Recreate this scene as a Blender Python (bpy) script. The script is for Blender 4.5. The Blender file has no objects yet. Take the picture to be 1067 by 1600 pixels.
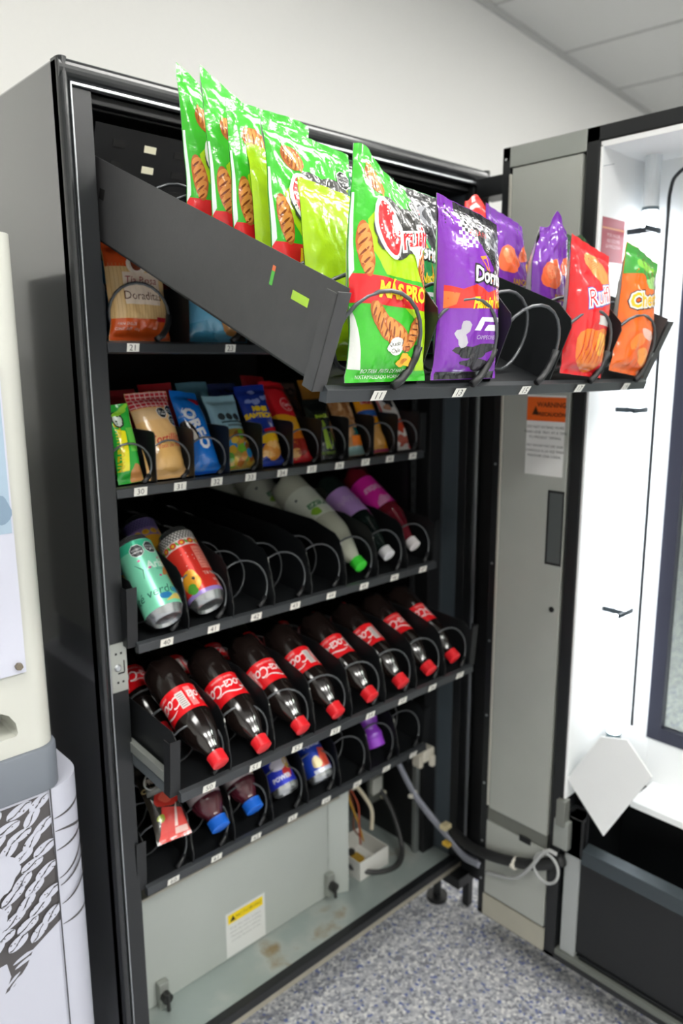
import bpy, bmesh, math, random
from mathutils import Vector, Matrix, noise
R = math.radians
PI = math.pi
SC = bpy.context.scene
COL = SC.collection
random.seed(7)

# ------------------------------------------------------------------ camera
cd = bpy.data.cameras.new('camera'); cam = bpy.data.objects.new('camera', cd); COL.objects.link(cam)
cd.sensor_fit = 'VERTICAL'; cd.sensor_height = 36.0; cd.lens = 1192.94 / 1600 * 36
cd.clip_start = 0.02; cd.clip_end = 50
yaw, pit, rol = R(43.1156), R(-11.2503), R(-.2591)
Fv = Vector((math.sin(yaw) * math.cos(pit), math.cos(yaw) * math.cos(pit), math.sin(pit)))
Rv = Vector((math.cos(yaw), -math.sin(yaw), 0)); Uv = Rv.cross(Fv)
R2 = Rv * math.cos(rol) + Uv * math.sin(rol); U2 = -Rv * math.sin(rol) + Uv * math.cos(rol)
CAMP = Vector((-.4987, -1.0915, 1.4202))
cam.matrix_world = Matrix(((R2.x, U2.x, -Fv.x, CAMP.x), (R2.y, U2.y, -Fv.y, CAMP.y), (R2.z, U2.z, -Fv.z, CAMP.z), (0, 0, 0, 1)))
cd.dof.use_dof = True; cd.dof.focus_distance = 0.90; cd.dof.aperture_fstop = 4.2
SC.camera = cam
# ------------------------------------------------------------------ world, exposure, lamps
w = bpy.data.worlds.new('world'); SC.world = w; w.use_nodes = True
w.node_tree.nodes['Background'].inputs[0].default_value = (.8, .87, 1, 1)
w.node_tree.nodes['Background'].inputs[1].default_value = .3
SC.view_settings.view_transform = 'Standard'; SC.view_settings.look = 'None'
SC.view_settings.gamma = 1; SC.view_settings.exposure = 0.0; SC.view_settings.use_curve_mapping = False
CEIL_EMIT = (14.0, 30.0)     # ceiling troffers: row over the machine, row behind the camera
TUBE_EMIT = 6.0     # LED tube of the machine's door
CEIL_SPOTS = [(-.9, -.75), (.95, -.75), (2.9, -.75), (-.9, -2.5), (.95, -2.5), (2.9, -2.5)]

# ------------------------------------------------------------------ materials
def lin(h):
    if isinstance(h, str):
        h = h.lstrip('#'); c = [int(h[i:i + 2], 16) / 255 for i in (0, 2, 4)]
    else: c = h
    return tuple(x / 12.92 if x <= .04045 else ((x + .055) / 1.055) ** 2.4 for x in c) + (1,)
MC = {}
def M(col, rough=.5, metal=0., coat=0., bump=0., bscale=60., emit=0., trans=0., name=None, spec=.5, var=0., alpha=1.):
    key = (col, rough, metal, coat, bump, bscale, emit, trans, spec, var, alpha)
    if key in MC: return MC[key]
    m = bpy.data.materials.new(name or 'paint_' + str(col).strip('#')); m.use_nodes = True
    nt = m.node_tree; b = nt.nodes['Principled BSDF']
    b.inputs['Base Color'].default_value = lin(col); b.inputs['Roughness'].default_value = rough
    b.inputs['Metallic'].default_value = metal; b.inputs['Coat Weight'].default_value = coat
    b.inputs['Coat Roughness'].default_value = .08
    b.inputs['Specular IOR Level'].default_value = spec
    b.inputs['Transmission Weight'].default_value = trans
    b.inputs['Alpha'].default_value = alpha
    if emit:
        b.inputs['Emission Color'].default_value = lin(col); b.inputs['Emission Strength'].default_value = emit
    if bump or var:
        tc = nt.nodes.new('ShaderNodeTexCoord'); n = nt.nodes.new('ShaderNodeTexNoise')
        n.inputs['Scale'].default_value = bscale; n.inputs['Detail'].default_value = 3
        nt.links.new(tc.outputs['Object'], n.inputs['Vector'])
        if bump:
            bp = nt.nodes.new('ShaderNodeBump'); bp.inputs['Strength'].default_value = bump; bp.inputs['Distance'].default_value = .003
            nt.links.new(n.outputs['Fac'], bp.inputs['Height']); nt.links.new(bp.outputs['Normal'], b.inputs['Normal'])
            if coat: nt.links.new(bp.outputs['Normal'], b.inputs['Coat Normal'])
        if var:
            n2 = nt.nodes.new('ShaderNodeTexNoise'); n2.inputs['Scale'].default_value = bscale * .3; n2.inputs['Detail'].default_value = 5
            nt.links.new(tc.outputs['Object'], n2.inputs['Vector'])
            mx = nt.nodes.new('ShaderNodeMix'); mx.data_type = 'RGBA'; c = lin(col)
            mx.inputs['A'].default_value = tuple(max(0, x * (1 - var)) for x in c[:3]) + (1,)
            mx.inputs['B'].default_value = tuple(min(1, x * (1 + var)) for x in c[:3]) + (1,)
            nt.links.new(n2.outputs['Fac'], mx.inputs['Factor']); nt.links.new(mx.outputs['Result'], b.inputs['Base Color'])
    MC[key] = m; return m
def foil(c): return M(c, .24, 0, .7, .42, 60)
def ink(c): return M(c, .45)
BLK = M('#17191b', .42, 0, 0, .04, 90, name='black_powder_coat', var=.15)
BLK2 = M('#101113', .5, name='black_liner', var=.2, bscale=30)
CAB = M('#1f2123', .36, .0, .0, .03, 120, name='cabinet_flange_paint', var=.1)
CABS = M('#303234', .20, .0, 1., .0, 121, spec=.9, name='cabinet_side_paint', var=.06)
RIM = M('#202224', .25, 0, .3, name='bezel_plastic')
ALU = M('#b9bdc0', .3, .9, name='aluminium_strip')
GALV = M('#a6aaa4', .42, .55, 0, .02, 40, name='galvanised_steel', var=.1)
DOORG = M('#b4b7b0', .5, .3, 0, .02, 40, name='grey_cover_paint', var=.06)
PANG = M('#b4bab5', .45, .15, 0, .02, 30, name='grey_green_panel', var=.05)
WHT = M('#f0f2f2', .45, name='white_enamel')
TRAYM = M('#4a4a4b', .45, .2, 0, .05, 150, name='tray_steel', var=.12)
DIVM = M('#16181a', .38, 0, .1, .03, 70, name='divider_plastic')
WIRE = M('#54575a', .3, .4, .3, name='spiral_wire')
LABP = M('#e9e8e0', .5, name='price_label_paper')
INK = ink('#151515')

# ------------------------------------------------------------------ mesh builder
class MB:
    def __init__(s): s.v = []; s.f = []; s.m = []; s.mats = []; s.mi = {}
    def mat(s, m):
        if m.name not in s.mi: s.mi[m.name] = len(s.mats); s.mats.append(m)
        return s.mi[m.name]
    def add(s, vs, fs, m):
        k = len(s.v); i = s.mat(m)
        s.v += [tuple(p) for p in vs]; s.f += [tuple(k + j for j in f) for f in fs]; s.m += [i] * len(fs); return s
    def box(s, x0, x1, y0, y1, z0, z1, m, T=None):
        vs = [Vector((x, y, z)) for x in (x0, x1) for y in (y0, y1) for z in (z0, z1)]
        if T is not None: vs = [T @ v for v in vs]
        return s.add(vs, [(0, 1, 3, 2), (4, 6, 7, 5), (0, 4, 5, 1), (2, 3, 7, 6), (0, 2, 6, 4), (1, 5, 7, 3)], m)
    def prism(s, pts, fn, a, b, m):
        """pts 2-D outline; fn(p, q, t) -> point, extruded between t=a and t=b"""
        n = len(pts); vs = [fn(p[0], p[1], t) for t in (a, b) for p in pts]
        fs = [tuple(range(n))[::-1], tuple(range(n, 2 * n))] + [(i, (i + 1) % n, n + (i + 1) % n, n + i) for i in range(n)]
        return s.add(vs, fs, m)
    def tube(s, pts, r, m, seg=8, cap=True):
        pts = [Vector(p) for p in pts]; n = len(pts); vs = []; fs = []
        up = None
        for i, p in enumerate(pts):
            t = (pts[min(i + 1, n - 1)] - pts[max(i - 1, 0)]).normalized()
            if up is None: up = t.orthogonal().normalized()
            up = (up - t * up.dot(t)).normalized(); sd = t.cross(up)
            rr = r(i / (n - 1)) if callable(r) else r
            for k in range(seg):
                a = 2 * PI * k / seg; vs.append(p + (up * math.cos(a) + sd * math.sin(a)) * rr)
        for i in range(n - 1):
            for k in range(seg):
                k2 = (k + 1) % seg; fs.append((i * seg + k, i * seg + k2, (i + 1) * seg + k2, (i + 1) * seg + k))
        if cap: fs += [tuple(range(seg))[::-1], tuple((n - 1) * seg + k for k in range(seg))]
        return s.add(vs, fs, m)
    def lathe(s, prof, m, seg=28, mod=None, c=(0, 0, 0)):
        """prof [(z, r)] about Z"""
        vs = []; fs = []; n = len(prof)
        for z, r in prof:
            for k in range(seg):
                a = 2 * PI * k / seg; rr, zz = (r, z) if mod is None else mod(r, z, a)
                vs.append((c[0] + rr * math.sin(a), c[1] - rr * math.cos(a), c[2] + zz))
        for i in range(n - 1):
            for k in range(seg):
                k2 = (k + 1) % seg; fs.append((i * seg + k, i * seg + k2, (i + 1) * seg + k2, (i + 1) * seg + k))
        fs += [tuple(range(seg))[::-1], tuple((n - 1) * seg + k for k in range(seg))]
        return s.add(vs, fs, m)
    def build(s, name, parent=None, smooth=False, bevel=0., mw=None):
        me = bpy.data.meshes.new(name); me.from_pydata(s.v, [], s.f)
        for m in s.mats: me.materials.append(m)
        me.polygons.foreach_set('material_index', s.m)
        if smooth: me.polygons.foreach_set('use_smooth', [True] * len(s.f))
        me.update(); bm = bmesh.new(); bm.from_mesh(me)
        if not smooth: bmesh.ops.recalc_face_normals(bm, faces=bm.faces)
        bm.to_mesh(me); bm.free()
        o = bpy.data.objects.new(name, me); COL.objects.link(o)
        if parent: o.parent = parent
        if mw is not None: o.matrix_basis = mw
        if bevel:
            b = o.modifiers.new('bevel', 'BEVEL'); b.width = bevel; b.segments = 2; b.limit_method = 'ANGLE'; b.angle_limit = R(40)
        if smooth and smooth != 'all':
            e = o.modifiers.new('edges', 'EDGE_SPLIT'); e.split_angle = R(smooth)
        return o
def tag(o, label=None, cat=None, group=None, kind=None):
    if label: o['label'] = label
    if cat: o['category'] = cat
    if group: o['group'] = group
    if kind: o['kind'] = kind
    return o
def empty(name, mw=None, parent=None):
    o = bpy.data.objects.new(name, None); COL.objects.link(o); o.empty_display_size = .03
    if parent: o.parent = parent
    if mw is not None: o.matrix_basis = mw
    return o
def thing(name, label, cat, mw=None, group=None): return tag(empty(name, mw), label, cat, group)
def copy_tree(o, parent=None):
    c = o.copy(); COL.objects.link(c); c.parent = parent
    for ch in list(o.children): copy_tree(ch, c)
    return c

# ------------------------------------------------------------------ 2-D prints laid on surfaces
TXT = {}
def text2d(body, size=.01, off=0., shear=0., sx=1., spacing=1.):
    k = (body, round(off / size, 3), shear, spacing)
    if k not in TXT:
        c = bpy.data.curves.new('t', 'FONT'); c.body = body; c.size = 1; c.offset = off / size; c.shear = shear
        c.align_x = 'CENTER'; c.resolution_u = 2; c.space_character = spacing
        o = bpy.data.objects.new('t', c); COL.objects.link(o)
        dg = bpy.context.evaluated_depsgraph_get(); me = o.evaluated_get(dg).to_mesh()
        TXT[k] = ([(v.co.x, v.co.y - .35) for v in me.vertices], [tuple(p.vertices) for p in me.polygons])
        o.evaluated_get(dg).to_mesh_clear(); bpy.data.objects.remove(o); bpy.data.curves.remove(c)
    vs, fs = TXT[k]
    return [(x * size * sx, y * size) for x, y in vs], fs
def xf(vs, c=(0, 0), rot=0.):
    ca, sa = math.cos(R(rot)), math.sin(R(rot)); return [(c[0] + x * ca - y * sa, c[1] + x * sa + y * ca) for x, y in vs]
def T(body, size, c, col, rot=0., off=0., shear=0., sx=1., spacing=1.):
    vs, fs = text2d(body, size, off, shear, sx, spacing); return (xf(vs, c, rot), fs, col)
def poly(pts, col): return (list(pts), [tuple(range(len(pts)))], col)
def rect(x0, y0, x1, y1, col, c=(0, 0), rot=0): return poly(xf([(x0, y0), (x1, y0), (x1, y1), (x0, y1)], c, rot), col)
def ell(cx, cy, rx, ry, col, rot=0., n=20): return poly(xf([(rx * math.cos(2 * PI * i / n), ry * math.sin(2 * PI * i / n)) for i in range(n)], (cx, cy), rot), col)
def octo(cx, cy, r, rows=('EXCESO', 'CALORÍAS')):
    return [ell(cx, cy, r * 1.1, r * 1.1, '#e8e8e8', 22.5, 8), ell(cx, cy, r, r, '#222426', 22.5, 8)] + \
           [T(t, r * .4, (cx, cy + r * (.22 - .45 * i)), '#e8e8e8') for i, t in enumerate(rows)]
def twist(cx, cy, L, wd, rot):
    out = [ell(cx, cy, wd / 2, L / 2, '#b8612a', rot)]; n = 5
    for i in range(n):
        t = (i + .5) / n - .5; p = xf([(0, t * L * .86)], (cx, cy), rot)[0]; k = 1 - abs(t) * .7
        out.append(ell(p[0], p[1], wd * .50 * k, L * .085, '#dc8f45', rot + 32)); out.append(ell(p[0] - wd * .06, p[1] - L * .045, wd * .38 * k, L * .022, '#7d3a17', rot + 32, 10))
    return out
def blob(cx, cy, rx, ry, col, rot=0, seed=0, n=22, amp=.18):
    rr = random.Random(seed); ph = [rr.uniform(0, 6.28) for _ in range(3)]
    pts = []
    for i in range(n):
        a = 2 * PI * i / n; k = 1 + amp * (math.sin(2 * a + ph[0]) * .4 + math.sin(3 * a + ph[1]) * .4 + math.sin(5 * a + ph[2]) * .25)
        pts.append((rx * k * math.cos(a), ry * k * math.sin(a)))
    return poly(xf(pts, (cx, cy), rot), col)
def ribbon(pts, wid, col):
    L = []; Rr = []
    for i, p in enumerate(pts):
        a = pts[max(0, i - 1)]; b = pts[min(len(pts) - 1, i + 1)]; dx, dy = b[0] - a[0], b[1] - a[1]; l = math.hypot(dx, dy) or 1
        ww = wid * (wd_prof(i / (len(pts) - 1))); L.append((p[0] - dy / l * ww, p[1] + dx / l * ww)); Rr.append((p[0] + dy / l * ww, p[1] - dx / l * ww))
    n = len(pts); return (L + Rr, [(i, i + 1, n + i + 1, n + i) for i in range(n - 1)], col)
def wd_prof(t): return .25 + .75 * math.sin(PI * t)
def prints(mb, decals, S, g=.006, clip=None, wrap=ink, lift=.00007, lift0=.00022):
    """S(x, y, lift) -> point. Every decal is cut on a grid so that it follows the surface."""
    done = []
    for vs, fs, col in decals:
        bb = (min(p[0] for p in vs), max(p[0] for p in vs), min(p[1] for p in vs), max(p[1] for p in vs)); lev = 0
        for (o, l2) in done:
            if l2 >= lev and bb[0] < o[1] and o[0] < bb[1] and bb[2] < o[3] and o[2] < bb[3]: lev = l2 + 1
        done.append((bb, lev))
        bm = bmesh.new(); bv = [bm.verts.new((x, y, 0)) for x, y in vs]
        for f in fs:
            try: bm.faces.new([bv[i] for i in f])
            except ValueError: pass
        if clip:
            for co, no in (((clip[0], 0, 0), (-1, 0, 0)), ((clip[1], 0, 0), (1, 0, 0)), ((0, clip[2], 0), (0, -1, 0)), ((0, clip[3], 0), (0, 1, 0))):
                bmesh.ops.bisect_plane(bm, geom=bm.verts[:] + bm.edges[:] + bm.faces[:], plane_co=co, plane_no=no, clear_outer=True)
        if not bm.faces: bm.free(); continue
        bmesh.ops.triangulate(bm, faces=[f for f in bm.faces if len(f.verts) > 4])
        if g:
            xs = [v.co.x for v in bm.verts]; ys = [v.co.y for v in bm.verts]
            for ax, a, b in ((0, min(xs), max(xs)), (1, min(ys), max(ys))):
                q = g[ax] if isinstance(g, tuple) else g; k = math.floor(a / q + 1e-6) + 1
                while k * q < b - 1e-7:
                    co = (k * q, 0, 0) if ax == 0 else (0, k * q, 0); no = (1, 0, 0) if ax == 0 else (0, 1, 0)
                    bmesh.ops.bisect_plane(bm, geom=bm.verts[:] + bm.edges[:] + bm.faces[:], plane_co=co, plane_no=no); k += 1
        bm.verts.index_update(); bm.normal_update()
        L = lift0 + lev * lift
        out = [S(v.co.x, v.co.y, L) for v in bm.verts]
        fl = [tuple(v.index for v in (f.verts if f.normal.z > 0 else reversed(f.verts[:]))) for f in bm.faces]
        mb.add(out, fl, wrap(col) if isinstance(col, str) else col); bm.free()

# ------------------------------------------------------------------ snack bags
def bag(name, wd, h, t, base, back, decals, seed=0, drop=0., mw=None, sag=.25, crk=1., g=.005, peak=0., tip=None):
    s0, s1 = .009, .014
    def raw(x, y, side):
        u = max(-1, min(1, x / (wd / 2))); v = y / h
        yy = max(0, min(1, (y - s0) / (h - s0 - s1)))
        b = max(0, math.sin(PI * yy ** (1 - sag * .5))) ** .5
        a = max(0, 1 - abs(u) ** 2.5) ** .6
        d = t / 2 * a * b
        q = Vector((x * 22 + seed * 3.1, y * 14, seed * 1.7 + side * 5)); c1 = noise.noise(q)
        q2 = Vector((x * 60 + seed, y * 38 + x * 30, side * 3 + seed)); c2 = abs(noise.noise(q2))
        d += (c1 * .0050 + (.22 - c2) * .0058 * (1.3 - .6 * b)) * crk * (a * .8 + .08) * min(1, b * 2 + .1)
        de = min(y, h - y); d = max(d, .0004); d += max(0, math.sin(x * 330 + seed + y * 60)) * .0014 * math.exp(-((de - .020) / .010) ** 2) * crk
        bend = math.sin(x * 260 + seed) * .0007 * math.exp(-(de / .012) ** 2) + math.sin(u * 1.4 + seed) * .004 * (v ** 3) + noise.noise(Vector((x * 14, seed * 2.2, v))) * .006 * (v ** 3)
        xs = x * (1 - .085 * b) + noise.noise(Vector((y * 18, seed, 1.5))) * .003
        z = y - drop * max(0, v - .55) ** 1.3 * (u + 1) + peak * max(0, v - .8) * max(0, -u)
        if tip: z += (v ** 3) * tip[1] * (math.exp(-((u - tip[0]) / .45) ** 2) - .55); xs += (tip[0] * wd / 2 - xs) * .35 * max(0, v - .7) / .3
        return Vector((xs, side * d + bend, z))
    cell = .0036 if wd > .09 else .0045
    mb = MB(); nx = 2 * round(wd / cell / 2); ny = round(h / cell); gx, gy = wd / nx, h / ny
    G = [[raw(-wd / 2 + gx * i, gy * j, -1) for i in range(nx + 1)] for j in range(ny + 1)]
    def bil(x, y):
        a = min(nx - 1e-6, max(0, (x + wd / 2) / gx)); c = min(ny - 1e-6, max(0, y / gy)); i, j = int(a), int(c); a -= i; c -= j
        p = G[j][i] * (1 - a) * (1 - c) + G[j][i + 1] * a * (1 - c) + G[j + 1][i] * (1 - a) * c + G[j + 1][i + 1] * a * c
        n = (G[j][i + 1] - G[j][i]).cross(G[j + 1][i] - G[j][i]); return p, n
    def S(x, y, L):
        p, n = bil(x, y); n = n.normalized() if n.length > 1e-12 else Vector((0, -1, 0))
        if n.y > 0: n = -n
        return p + n * L
    for side, col in ((-1, base), (1, back)):
        vs = [raw(-wd / 2 + wd * i / nx, h * j / ny, side) for j in range(ny + 1) for i in range(nx + 1)]
        fs = []
        for j in range(ny):
            for i in range(nx):
                q = (j * (nx + 1) + i, j * (nx + 1) + i + 1, (j + 1) * (nx + 1) + i + 1, (j + 1) * (nx + 1) + i)
                fs.append(q if side < 0 else q[::-1])
        mb.add(vs, fs, foil(col))
    prints(mb, decals, S, (gx, gy), clip=(-wd / 2 + .0006, wd / 2 - .0006, .0006, h - .0006), wrap=foil)
    return mb.build(name, smooth='all', mw=mw)
def POS(x, y, z, lean=0., yaw=0., roll=0.):
    return Matrix.Translation((x, y, z)) @ Matrix.Rotation(R(yaw), 4, 'Z') @ Matrix.Rotation(-R(lean), 4, 'X') @ Matrix.Rotation(R(roll), 4, 'Y')
TL, TW = .0603, .7333
def sx(n, i): return TL + TW * (i + .5) / n

# ================================================================== THE ROOM
WA = R(6.27)                       # the room stands 6 degrees off the machine
RM = Matrix.Translation((0, .838, 0)) @ Matrix.Rotation(WA, 4, 'Z')
CH = 2.9
def room_box(name, x0, x1, y0, y1, z0, z1, m):
    return tag(MB().box(x0, x1, y0, y1, z0, z1, m).build(name, mw=RM), kind='structure')
wallm = M('#dededb', .75, 0, 0, .03, 220, name='wall_paint', var=.015)
fm = bpy.data.materials.new('speckled_floor'); fm.use_nodes = True
nt = fm.node_tree; b = nt.nodes['Principled BSDF']; tc = nt.nodes.new('ShaderNodeTexCoord')
prev = None
def ramp(fac, stops, interp='LINEAR'):
    r = nt.nodes.new('ShaderNodeValToRGB'); r.color_ramp.interpolation = interp
    while len(r.color_ramp.elements) < len(stops): r.color_ramp.elements.new(.5)
    for e, (p, c) in zip(r.color_ramp.elements, stops): e.position = p; e.color = lin(c)
    nt.links.new(fac, r.inputs['Fac']); return r.outputs['Color']
v1 = nt.nodes.new('ShaderNodeTexVoronoi'); v1.inputs['Scale'].default_value = 150; nt.links.new(tc.outputs['Object'], v1.inputs['Vector'])
sep = nt.nodes.new('ShaderNodeSeparateColor'); nt.links.new(v1.outputs['Color'], sep.inputs[0])
c1 = ramp(sep.outputs[0], [(0, '#85878f'), (.14, '#9c9ea6'), (.34, '#b5b7bc'), (.6, '#cbccce'), (.82, '#e2e2e0'), (.93, '#6a76a6')], 'CONSTANT')
n1 = nt.nodes.new('ShaderNodeTexNoise'); n1.inputs['Scale'].default_value = 6; nt.links.new(tc.outputs['Object'], n1.inputs['Vector'])
mx = nt.nodes.new('ShaderNodeMix'); mx.data_type = 'RGBA'; mx.blend_type = 'MULTIPLY'; mx.inputs['Factor'].default_value = .08
nt.links.new(c1, mx.inputs['A']); nt.links.new(n1.outputs['Fac'], mx.inputs['B']); nt.links.new(mx.outputs['Result'], b.inputs['Base Color'])
b.inputs['Roughness'].default_value = .6
room_box('floor', -3, 6, -5.2, .4, -.05, 0, fm)
room_box('wall_back', -3, 6, 0, .1, 0, CH, wallm)
room_box('wall_left', -3.1, -3, -5.2, .1, 0, CH, wallm)
room_box('wall_right', 6, 6.1, -5.2, .1, 0, CH, wallm)
room_box('wall_front', -3, 6, -5.3, -5.2, 0, CH, wallm)
tilem = M('#c9cac7', .85, 0, 0, .25, 260, name='ceiling_tile', var=.03)
mb = MB().box(-3.1, 6.1, -5.3, .1, CH, CH + .05, tilem)
barm = M('#a9aaa8', .6, name='ceiling_seam')
# seams cross the visible corner where the photo has them
for k in range(-9, 4):
    x = 3.836 + k * .687 - .69
    mb.box(x - .006, x + .006, -5.2, 0, CH - .004, CH, barm)
for k in range(1, 5): mb.box(-3, 6, -k * 1.22 - .006, -k * 1.22 + .006, CH - .004, CH, barm)
tag(mb.build('ceiling', mw=RM), kind='structure')
tag(MB().box(-3, 6, -.022, 0, CH - .022, CH, M('#b4b5b3', .6, name='edge_trim')).build('trim_1', mw=RM), kind='structure')
for i, (x, y) in enumerate(CEIL_SPOTS):
    t = thing('ceiling_light', 'rectangular white ceiling light panel outside the picture', 'ceiling light', RM @ Matrix.Translation((x, y - .9, CH)), 'ceiling light panels')
    mb = MB()
    for a in ((-.62, -.59, -.32, .32), (.59, .62, -.32, .32), (-.59, .59, -.32, -.29), (-.59, .59, .29, .32)): mb.box(*a, -.03, -.001, WHT)
    mb.build('frame', t)
    MB().box(-.59, .59, -.29, .29, -.02, -.004, M('#fffdf8', .5, emit=CEIL_EMIT[0 if y > -1 else 1], name='light_diffuser')).build('diffuser', t)

# ================================================================== VENDING MACHINE
W, H, D, ZB = .985, 1.83, .78, .12
VM = thing('vending_machine', 'tall black snack and drink vending machine with its door swung open', 'vending machine', Matrix.Translation((0, 0, 0)))
def P(name, mb, parent=VM, bevel=.0012, label=None, smooth=False):
    o = mb.build(name, parent, bevel=bevel, smooth=smooth)
    if label: o['label'] = label
    return o
P('side_panel', MB().box(0, .012, .007, D, ZB, H, CABS), bevel=.004)
P('side_panel', MB().box(W - .012, W, .012, D, ZB, H, CAB), bevel=.004)
P('top_panel', MB().box(.012, W - .012, .012, D, H - .012, H, CAB))
P('back_panel', MB().box(.012, W - .012, D - .01, D, ZB, H - .012, BLK2))
# rounded bezel ring
bz = MB()
def rail(prof, a, b, axis):
    """prof: (across, depth) outline run from a to b along z (axis 'z') or x (axis 'x')"""
    if axis == 'z': bz.prism(prof, lambda p, q, t: (p, q, t), a, b, RIM)
    else: bz.prism(prof, lambda p, q, t: (t, q, p), a, b, RIM)
def rounded(lo, hi, d=.026, k=5):
    c = (hi - lo) / 2; mid = (hi + lo) / 2; pts = [(hi, d), (lo, d)]
    for i in range(k * 2 + 1):
        a = PI - PI * i / (k * 2); pts.append((mid + c * math.cos(a), .010 - .010 * math.sin(a)))
    return pts
rail(rounded(0, .015), ZB, H, 'z'); rail(rounded(W - .018, W), ZB, H, 'z'); rail(rounded(H - .030, H), .001, W - .001, 'x')
o = bz.build('bezel', VM); tag(o, 'black rounded bezel around the opening')
st = MB(); st.box(.015, .0175, .0005, .012, ZB + .02, H - .030, ALU); st.box(W - .0205, W - .018, .0005, .012, ZB + .02, H - .030, ALU)
st.box(.015, W - .018, .0005, .012, H - .0345, H - .030, ALU); P('edge_strip', st, label='bright aluminium edge strip')
fl = MB(); fl.box(.0175, .048, .006, .03, ZB + .02, H - .0345, CAB); fl.box(.930, W - .0205, .006, .03, ZB + .02, H - .0345, CAB); fl.box(.048, .93, .018, .03, H - .048, H - .0345, BLK2)
P('front_flange', fl)
SIDEM = M('#525c63', .34, .2, 0, .02, 60, name='inner_side_paint', var=.12)
li = MB(); li.box(.044, .048, .03, D - .02, ZB + .02, H - .048, BLK2); li.box(.930, .934, .03, .082, ZB + .02, H - .048, SIDEM)
li.box(.885, .934, .078, .082, ZB + .02, H - .048, BLK2); li.box(.885, .889, .082, D - .02, ZB + .02, H - .048, BLK2)
li.box(.044, .93, D - .03, D - .02, ZB + .02, H - .048, BLK2); li.box(.044, .93, .03, D - .02, H - .052, H - .048, BLK2)
P('inner_liner', li, label='matt black inner walls')
st = MB(); st.box(.9275, .930, .072, .080, ZB + .02, H - .048, M('#4c5358', .35, .3)); P('corner_strip', st)
# slotted rail posts
for x in (.822, .052):
    po = MB(); po.box(x, x + .022, .085, .09, .42, 1.76, BLK); po.box(x, x + .003, .085, .11, .42, 1.76, BLK)
    for k in range(44): po.box(x + .008, x + .014, .0845, .0852, .45 + k * .03, .462 + k * .03, M('#050505', .7))
    P('rail_post', po, bevel=0)
# lock strike plate on the left flange
sp = MB(); sp.box(.0185, .0465, .003, .0062, .893, .975, GALV)
for x, z in ((.028, .958), (.037, .958), (.029, .909), (.038, .909)): sp.lathe([(0, .0018), (.0009, .0018)], BLK2, 10, c=(x, .0, z)) if False else sp.box(x - .0018, x + .0018, .0026, .003, z - .0018, z + .0018, BLK2)
sp.box(.040, .0422, .0024, .003, .925, .945, BLK2); sp.box(.030, .041, .0022, .003, .923, .9255, BLK2)
P('strike_plate', sp, label='galvanised lock strike plate', bevel=.0004)
sc = MB(); sc.lathe([(-.001, .006), (.001, .0062), (.003, .004)], ALU, 14)
for i in range(len(sc.v)): x, y, z = sc.v[i]; sc.v[i] = (.030 + x, .003 - z, .934 + y)
P('lock_pin', sc, bevel=0)
# bottom deck and lower compartment
FR = MB(); FR.box(.012, W - .012, .0, .02, ZB + .010, ZB + .030, BLK); P('bottom_rail', FR, label='black lower front rail')
P('kick_strip', MB().box(.008, W - .008, .002, .03, ZB - .006, ZB + .010, M('#a49f90', .5, .4, name='worn_steel', var=.2)), label='worn bare steel strip')
dk = bpy.data.materials.new('deck_paint'); dk.use_nodes = True; nt = dk.node_tree; b = nt.nodes['Principled BSDF']
tc = nt.nodes.new('ShaderNodeTexCoord'); n1 = nt.nodes.new('ShaderNodeTexNoise'); n1.inputs['Scale'].default_value = 9; n1.inputs['Detail'].default_value = 6
nt.links.new(tc.outputs['Object'], n1.inputs['Vector'])
nt.links.new(ramp(n1.outputs['Fac'], [(0, '#8d9a97'), (.5, '#9ba6a2'), (.62, '#a9b0ab'), (.72, '#8f7e5c')]), b.inputs['Base Color']); b.inputs['Roughness'].default_value = .38; b.inputs['Metallic'].default_value = .2
P('base_deck', MB().box(.012, W - .012, .02, D - .02, ZB + .010, ZB + .024, dk), label='grey green stained metal deck')
ZD = ZB + .024
pn = MB(); pn.box(.09, .594, .128, .133, ZD + .001, .43, PANG); P('front_cover', pn, label='large grey metal cover plate')
pn = MB(); pn.prism([(.594, .128), (.640, .105), (.644, .109), (.600, .134)], lambda p, q, t: (p, q, t), ZD + .001, .415, PANG); P('cover_flange', pn)
P('cover_lip', MB().box(.07, .594, .085, .128, .425, .43, M('#b5b3a6', .5, .2, name='lip_steel')))
for x, z in ((.137, .172), (.590, .184)):
    P('latch_bracket', MB().box(x - .011, x + .011, .112, .127, z - .030, z + .028, GALV), bevel=.002)
    P('latch_knob', MB().tube([(x, .112, z), (x, .098, z)], .011, M('#1c1c1c', .4), 14).tube([(x, .1, z + .01), (x, .098, z - .025)], .004, M('#2a2a2a', .4), 8), bevel=0)
# yellow notice sticker on the cover
Y1 = .1275
def flatS(o, ex, ey, n): o, ex, ey, n = map(Vector, (o, ex, ey, n)); return lambda x, y, L: o + ex * x + ey * y + n * L
nb = MB(); prints(nb, [rect(0, 0, .105, .108, '#d9dbd8'), rect(.006, .080, .099, .102, '#f2d30c'), poly([(.011, .084), (.026, .084), (.0185, .098)], '#2a2408'), T('NOTICE', .0115, (.047, .091), '#5b4c08'), T('AVISO', .0115, (.081, .091), '#5b4c08')]
       + [T(t, .0085, (.052, .068 - i * .0105), '#a9aba8') for i, t in enumerate(['Keep this cover in place', 'while the unit is running', 'Mantenga esta cubierta', 'cerrada durante el uso'])], flatS((.297, Y1, .149), (1, 0, .0), (0, 0, 1), (0, -1, 0)), 0)
P('notice_sticker', nb, bevel=0, label='white sticker with a yellow band')
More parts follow.
